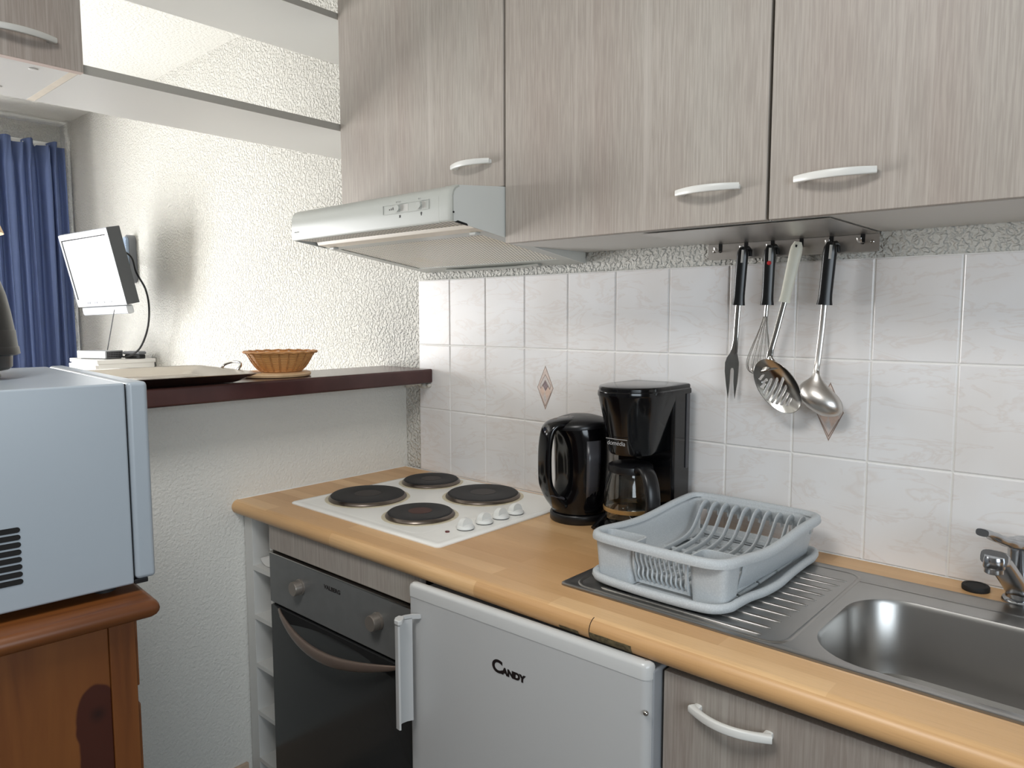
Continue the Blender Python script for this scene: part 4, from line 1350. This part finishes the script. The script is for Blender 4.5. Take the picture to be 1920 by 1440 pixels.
hp = [(.676, -.6045), (.667, -.6125), (.6605, -.626), (.6590, -.640), (.6615, -.6515), (.6690, -.6580), (.6795, -.6590), (.6815, -.6560), (.6735, -.6530), (.6660, -.6470), (.6640, -.6390), (.6655, -.6280), (.6715, -.6165), (.681, -.6080), (.683, -.6036)]
hp = [(x + DX, y + DY) for x, y in hp]
b.prism(hp[2:13], 'z', .583 + DZ, .792 + DZ)
b.prism(hp, 'z', .790 + DZ, .798 + DZ)
gh = build('grip_handle', b, 'fridge', fd, smooth=50)
b = MB(); b.prism([(x + DX, y + DY) for x, y in ((.6590, -.640), (.6615, -.6515), (.6690, -.6595), (.6820, -.6600), (.6835, -.652), (.676, -.640), (.668, -.636))], 'z', .7922 + DZ, .8015 + DZ); build('grip_end', b, 'fridge_cap', gh, bevel=.002)
b = MB(); b.sphere((1.2065, -.6140, .7890), .0042, 12, 8); build('hinge_screw', b, 'steel', fd)
text('brand_letter', 'C', 'ink', fd, (.8930, fy(.90) - .0006, .7565), (PI / 2, 0, math.atan2(.0125, .5515)), .032, shear=-.02, bold=.0011, sx=1.12)
text('brand_text', 'ANDY', 'ink', fd, (.9170, fy(.92) - .0006, .7570), (PI / 2, 0, math.atan2(.0125, .5515)), .0165, shear=.0, bold=.0011, sx=1.12)

# sink base cupboard
sb = thing('sink_cupboard', (1.52, -.3, 0), 'limed oak base cupboard under the sink bowl', 'cupboard')
b = MB(); b.box(1.2215, 1.2385, -.555, -.02, 0, .8615); b.box(1.80, 1.817, -.555, -.02, 0, .8615); b.box(1.2385, 1.80, -.03, -.02, .1, .70); b.box(1.2385, 1.80, -.555, -.03, .10, .117); b.box(1.2385, 1.80, -.5545, -.538, .80, .8615)
build('carcass', b, ['gap'], sb)
sd = build('door', MB().box(1.2165, 1.8165, -.5795, -.5605, .12, .8475), 'oak_shaded', sb, bevel=.0015, seg=2)
h = MB(); bow_handle(h, (1.2685, -.5795, .8095), (1.389, -.5795, .8095), (0, -1, 0), .029, .0065, .0042)
build('door_handle', h, 'handle_white', sd)
build('plinth', MB().box(1.2215, 1.817, -.52, -.505, 0, .10), 'oak_shaded', sb)
sb2 = thing('base_cupboard', (2.1, -.3, 0), 'limed oak base cupboard beyond the sink cupboard', 'cupboard')
build('carcass', MB().box(1.822, 2.4, -.555, -.02, 0, .8615), 'melamine', sb2)
build('door', MB().box(1.822, 2.398, -.5795, -.5605, .12, .8475), 'oak_shaded', sb2, bevel=.0015, seg=2)

# ================================================================= PINE CHEST AND MICROWAVE
A5 = math.radians(-5)
P0 = (.71, -1.148)
# local frame: x = across (to the camera side positive), y = depth (front toward the tiles positive)
pc = thing('pine_chest', (P0[0] + .0012, P0[1] + .014, 0), 'honey coloured pine chest with knots beside the half wall', 'chest', rot=(0, 0, math.radians(-4.6)))
PT = 1.006
W_, D_ = .70, .46
b = MB()
lp = []
for k in range(9):
    a = -PI / 2 + PI * k / 8
    e = .010 * (1 - math.cos(a))
    lp.append(rrect(-W_ + e, .050 - e, -D_ + e, .002 - e, .008, 4, PT - .012 + .012 * math.sin(a)))
b.loft(lp, True)
build('chest_top', b, 'pine_y', pc, local=True, smooth=50)
build('side_board', MB().box(.012, .030, -D_ + .03, -.060, .04, PT - .024), 'pine_side', pc, local=True, bevel=.0015)
b = MB(); b.box(.008, .033, -.060, -.0275, 0, PT - .024); build('corner_post', b, 'pine_v', pc, local=True, bevel=.0015)
b = MB(); b.box(-W_ + .02, -W_ + .045, -D_ + .03, -.0275, 0, PT - .024); build('far_side', b, 'pine_v', pc, local=True, bevel=.0015)
build('back_board', MB().box(-W_ + .045, .012, -D_ + .03, -D_ + .045, .04, PT - .024), 'pine_v', pc, local=True)
for z0, z1 in ((.885, PT - .0245), (.62, .86), (.36, .60), (.09, .34)):
    d_ = build('drawer', MB().box(-W_ + .06, .028, -.0275, -.0235, z0, z1), 'pine_y', pc, local=True, bevel=.002)
    for x in (-.56, -.14):
        build('drawer_knob', MB().cyl((x, -.0235, (z0 + z1) / 2), (x, -.002, (z0 + z1) / 2), .013, .018), 'pine_y', d_, local=True)

mwv = thing('microwave', (P0[0], P0[1], PT), 'pale grey white microwave oven seen from its side on the pine chest', 'microwave', rot=(0, 0, A5))
MZ0, MZ1 = .0125, .293
b = MB(); b.box(-.46, 0, -.34, -.002, MZ0, MZ1, 0); 
bd_ = build('casing', b, 'microwave', mwv, local=True, bevel=.003)
b = MB(); b.box(-.462, .0015, .0, .0265, MZ0 + .005, MZ1 + .001); build('door', b, 'microwave', mwv, local=True, bevel=.006)
b = MB(); b.box(-.455, -.006, -.0025, .0005, MZ0 + .006, MZ1 - .002); build('door_seam', b, 'gap', mwv, local=True)
b = MB(); b.box(-.03, -.0005, -.0015, .016, MZ0 - .001, MZ0 + .0055); build('hinge', b, 'black_satin', mwv, local=True, bevel=.001)
for k in range(8):
    z = .0498 + k * .0095
    b = MB()
    pl = [( -.134 - .040 * q, 0) for q in (0,)]
    stad = []
    for q in range(17):
        a = -PI / 2 + PI * q / 16
        stad.append((-.1345 + .0035 * math.cos(a), z + .0035 * math.sin(a)))
    for q in range(17):
        a = PI / 2 + PI * q / 16
        stad.append((-.190 + .0035 * math.cos(a), z + .0035 * math.sin(a)))
    b.prism(stad, 'x', -.001, .0006)
    sl = build('vent_slot', b, 'gap', bd_, local=True)
for x in (-.42, -.04):
    for y in (-.30, -.03):
        build('foot', MB().cyl((x, y, 0), (x, y, .0128), .014), 'rubber', mwv, local=True)

# black domed appliance on the microwave
ka = Vector((.472, -1.291, PT + MZ1))
ap = thing('domed_appliance', tuple(ka), 'black domed kitchen appliance standing on top of the microwave', 'appliance')
b = MB(); b.lathe([(.052, 0), (.056, .002), (.056, .006), (.052, .008), (.050, .012)], tuple(ka), 40); build('foot_ring', b, 'black_satin', ap)
b = MB(); b.lathe([(.050, .010), (.066, .013), (.071, .017), (.072, .034)], tuple(ka), 40); build('lower_body', b, 'black_satin', ap)
b = MB(); b.lathe([(.078, .034), (.0815, .036), (.0800, .046), (.0792, .0465), (.0789, .0470), (.0770, .070), (.0762, .0705), (.0760, .071), (.0725, .097), (.0680, .122), (.0620, .142), (.0540, .1555), (.0400, .1645), (.020, .169), (.0001, .170)], tuple(ka), 56); build('dome', b, 'black_satin', ap, smooth=60)

# ================================================================= LIVING AREA
# curtain and rail
cu = thing('curtain', (-2.98, -.45, 0), 'dark blue pleated curtain at the living area window', 'curtain')
b = MB()
NY, NZ = 150, 16
rows = []
for j in range(NZ + 1):
    tz = j / NZ
    z = .03 + 2.325 * tz
    row = []
    for i in range(NY + 1):
        ty = i / NY
        y = -.92 + (.92 - .035) * ty
        ph = ty * 2 * PI * 15 + .9 * math.sin(ty * 41)
        top = max(0, (tz - .93) / .07)
        amp = .040 * (1 - .35 * top) * (1 + .25 * math.sin(ty * 23))
        x = -2.985 + amp * (math.sin(ph + .4 * math.sin(ty * 31 + 2 * tz)) + .35 * math.sin(2 * ph + 1)) + .008 * math.sin(ph * .5 + 3 * tz)
        yy = y + .008 * math.cos(ph * 1.0 + 2 * tz) * (1 - top) + .012 * top * math.sin(ph)
        zz = z + (.016 * math.sin(ph * .5 + 1) * top if j == NZ else 0)
        row.append((x, yy, zz))
    rows.append(row)
b.loft(rows, False)
build('pleated_cloth', b, 'curtain', cu, solid=.0015, smooth=180)
cr = thing('curtain_rail', (-3.02, -1.5, 2.35), 'white curtain rail above the blue curtain', 'rail')
build('track', MB().box(-3.06, -3.02, -2.9, -.10, 2.345, 2.37), 'white_plastic', cr, bevel=.002)
for y in (-2.6, -1.5, -.4):
    build('bracket', MB().box(-3.166, -3.05, y - .012, y + .012, 2.355, 2.375), 'white_plastic', cr)
for k in range(6):
    b = MB(); b.tube(smooth_path([(-3.018, -.12 - k * .06, 2.352), (-3.005, -.12 - k * .06, 2.345), (-2.99, -.12 - k * .06, 2.335), (-2.975, -.12 - k * .06, 2.347)], 4), .0035, 8); build('curtain_hook', b, 'white_plastic', cr)

# television on a wall arm
tv = thing('television', (-1.945, -.28, 1.605), 'small old television with silver bezel on a wall arm, screen glow imitating window reflection', 'television', rot=(.213, -.02, .127))
TWd, TH = .444, .343
b = MB()
x0, x1, z0, z1 = -TWd / 2, TWd / 2, -TH / 2, TH / 2
b.box(x0, x1, 0, .016, z0, z1)
build('bezel', b, 'tv_frame', tv, local=True, bevel=.004)
b = MB(); b.box(x0 + .002, x1 - .002, .016, .064, z0 + .002, z1 - .002); build('rear_casing', b, 'tv_side', tv, local=True, bevel=.006)
b = MB(); b.box(x1 - .003, x1 + .0015, .000, .060, z0 + .001, z1 + .001); b.box(x0 + .01, x1, .003, .060, z1 - .002, z1 + .002); build('side_casing', b, 'tv_side', tv, local=True, bevel=.001)
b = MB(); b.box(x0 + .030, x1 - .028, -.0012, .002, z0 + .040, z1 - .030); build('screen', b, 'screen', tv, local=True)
b = MB(); b.box(x0 + .021, x0 + .032, -.0016, .002, z0 + .038, z1 - .026); b.box(x0 + .031, x1 - .026, -.0016, .002, z1 - .031, z1 - .026); build('screen_border', b, 'gap', tv, local=True)
b = MB(); b.box(x0 + .02, x1 - .015, .004, .036, z0 - .042, z0 - .003); build('speaker_bar', b, 'tv_frame', tv, local=True, bevel=.008)
b = MB()
for k in range(4):
    xx = x0 + .10 + k * .065
    b.box(xx, xx + .030, -.0012, .001, z0 + .014, z0 + .024)
build('button_marks', b, 'box_grey', tv, local=True)
b = MB(); b.box(-.05, .05, .064, .072, -.05, .05); build('mount_plate', b, 'tv_side', tv, local=True)
tb = thing('wall_bracket', (-2.178, .0, 1.58), 'blue grey ribbed wall bracket holding the television', 'bracket')
pl_ = []
b = MB()
st = [(-2.178 + .028 * math.cos(PI * k / 8), 1.772 + .028 * math.sin(PI * k / 8)) for k in range(9)] + [(-2.178 - .028 * math.cos(PI * k / 8), 1.588 - .028 * math.sin(PI * k / 8)) for k in range(9)]
b.prism(st, 'y', -.030, .004); build('wall_plate', b, 'bracket_dark', tb)
b = MB(); b.prism([(-2.178 + (x + 2.178) * .8, 1.68 + (z - 1.68) * .92) for x, z in st], 'y', -.042, -.030)
for k in range(16):
    b.box(-2.198, -2.158, -.044, -.041, 1.60 + k * .011, 1.605 + k * .011)
build('ribbed_cover', b, 'bracket', tb)
b = MB(); b.tube([(-2.178, -.04, 1.66), (-2.10, -.10, 1.655), (-1.985, -.185, 1.628)], .011, 12); build('swing_arm', b, 'bracket_dark', tb)
b = MB(); b.sphere((-1.972, -.190, 1.625), .020, 14, 8); build('swivel_joint', b, 'black_satin', tb)
b = MB(); b.tube(smooth_path([(-1.86, -.19, 1.70), (-1.90, -.12, 1.67), (-1.95, -.08, 1.60), (-1.88, -.07, 1.52), (-1.80, -.09, 1.43), (-1.83, -.09, 1.33), (-1.90, -.10, 1.24), (-2.0, -.11, 1.20), (-2.06, -.12, 1.193)], 5), .0045, 8)
tag(build('power_cable', b, 'black_satin'), 'black cable looping from the television down to the white cabinet', 'cable')
b = MB(); b.tube([(-1.78, -.25, 1.42), (-2.14, -.16, 1.226)], .0022, 6)
tag(build('aerial_cable', b, 'tv_side'), 'thin straight dark cable from the television to the set-top box', 'cable')
# white cabinet under it, box, remote
wc = thing('tall_cabinet', (-2.15, -.14, 0), 'white lacquered cabinet standing below the television', 'cabinet')
WCZ = 1.184
b = MB(); b.box(-2.335, -1.975, -.262, -.004, 0, WCZ - .018); build('cabinet_body', b, 'furniture_white', wc, bevel=.002)
build('cabinet_top', MB().box(-2.340, -1.970, -.268, .0, WCZ - .018, WCZ), 'furniture_white', wc, bevel=.002)
for x0, x1 in ((-2.333, -2.158), (-2.154, -1.977)):
    build('door', MB().box(x0, x1, -.274, -.262, .06, WCZ - .024), 'furniture_white', wc, bevel=.002)
sbx = thing('set_top_box', (-2.15, -.18, WCZ), 'small grey set-top box on the white cabinet', 'box', rot=(0, 0, math.radians(22)))
b = MB(); b.box(-.11, .075, -.05, .05, .003, .040); build('box_casing', b, 'tv_frame', sbx, local=True, bevel=.003)
b = MB(); b.box(.0752, .0785, -.048, .048, .004, .039)
for k in range(3):
    for q in range(9):
        b.box(.0783, .0792, -.042 + q * .0095, -.036 + q * .0095, .009 + k * .009, .0145 + k * .009, 1)
build('vented_side', b, ['box_grey', 'gap'], sbx, local=True)
for x in (-.09, .06):
    build('foot', MB().box(x, x + .012, -.045, .045, 0, .0035), 'rubber', sbx, local=True)
rm = thing('remote_control', (-2.03, -.075, WCZ), 'dark and silver remote control leaning near the white cabinet edge', 'remote', rot=(0, 0, math.radians(25)))
b = MB(); b.box(-.045, .048, -.02, .02, 0, .020); build('remote_lower', b, 'black_satin', rm, local=True, bevel=.005)
b = MB(); b.box(-.055, .052, -.024, .024, .020, .036); build('remote_upper', b, 'box_grey', rm, local=True, bevel=.008)
# lamp with beige shade just outside the frame
lm = thing('floor_lamp', (-1.5, -.945, 0), 'floor lamp with beige cloth shade in the living area', 'lamp')
b = MB(); b.lathe([(.215, 1.692), (.12, 1.95)], (-1.5, -.945, 0), 40, cap0=False, cap1=False); build('lamp_shade', b, 'shade', lm, solid=.002)
b = MB(); b.cyl((-1.5, -.945, .02), (-1.5, -.945, 1.75), .012); build('pole', b, 'steel', lm)
b = MB(); b.lathe([(.14, 0), (.14, .012), (.03, .025), (.0001, .026)], (-1.5, -.945, 0), 36); build('base', b, 'steel', lm)
b = MB(); b.sphere((-1.5, -.945, 1.79), .045, 16, 10); build('bulb', b, 'white_plastic', lm)

# ================================================================= LIGHT
wd = bpy.data.worlds.new('sky'); SC.world = wd
wd.use_nodes = True
bg = wd.node_tree.nodes['Background']
bg.inputs['Color'].default_value = (0.86, 0.93, 1.0, 1)
bg.inputs['Strength'].default_value = 0.9

def area(name, loc, rot, sx, sy, power, col=(1, 1, 1), portal=False):
    l = bpy.data.lights.new(name, 'AREA'); l.shape = 'RECTANGLE'; l.size = sx; l.size_y = sy
    l.energy = power; l.color = col
    if portal: l.cycles.is_portal = True
    o = bpy.data.objects.new(name, l); C.objects.link(o)
    o.location = loc; o.rotation_euler = rot
    return o
# daylight through the living area window and the kitchen side window
area('window_daylight', (FX - .22, (W1[0] + W1[1]) / 2, (W1[2] + W1[3]) / 2), (0, -PI / 2, 0), W1[3] - W1[2], W1[1] - W1[0], 250, (1.0, 1.0, 1.0))
area('side_window_daylight', (RX + .22, (W2[0] + W2[1]) / 2, (W2[2] + W2[3]) / 2), (0, PI / 2, 0), W2[3] - W2[2], W2[1] - W2[0], 24.0, (.80, .91, 1.0))
# ceiling lamp of the kitchen
area('ceiling_lamp', (1.15, -1.75, CZ - .04), (0, 0, 0), .6, .6, 17, (1.0, .99, .975))
vs = SC.view_settings
vs.view_transform = 'Standard'; vs.look = 'None'; vs.exposure = 0.34; vs.gamma = 1.0
try:
    vs.use_curve_mapping = False
except Exception:
    pass
SC.cycles.max_bounces = 10
SC.cycles.diffuse_bounces = 6
SC.cycles.use_denoising = True
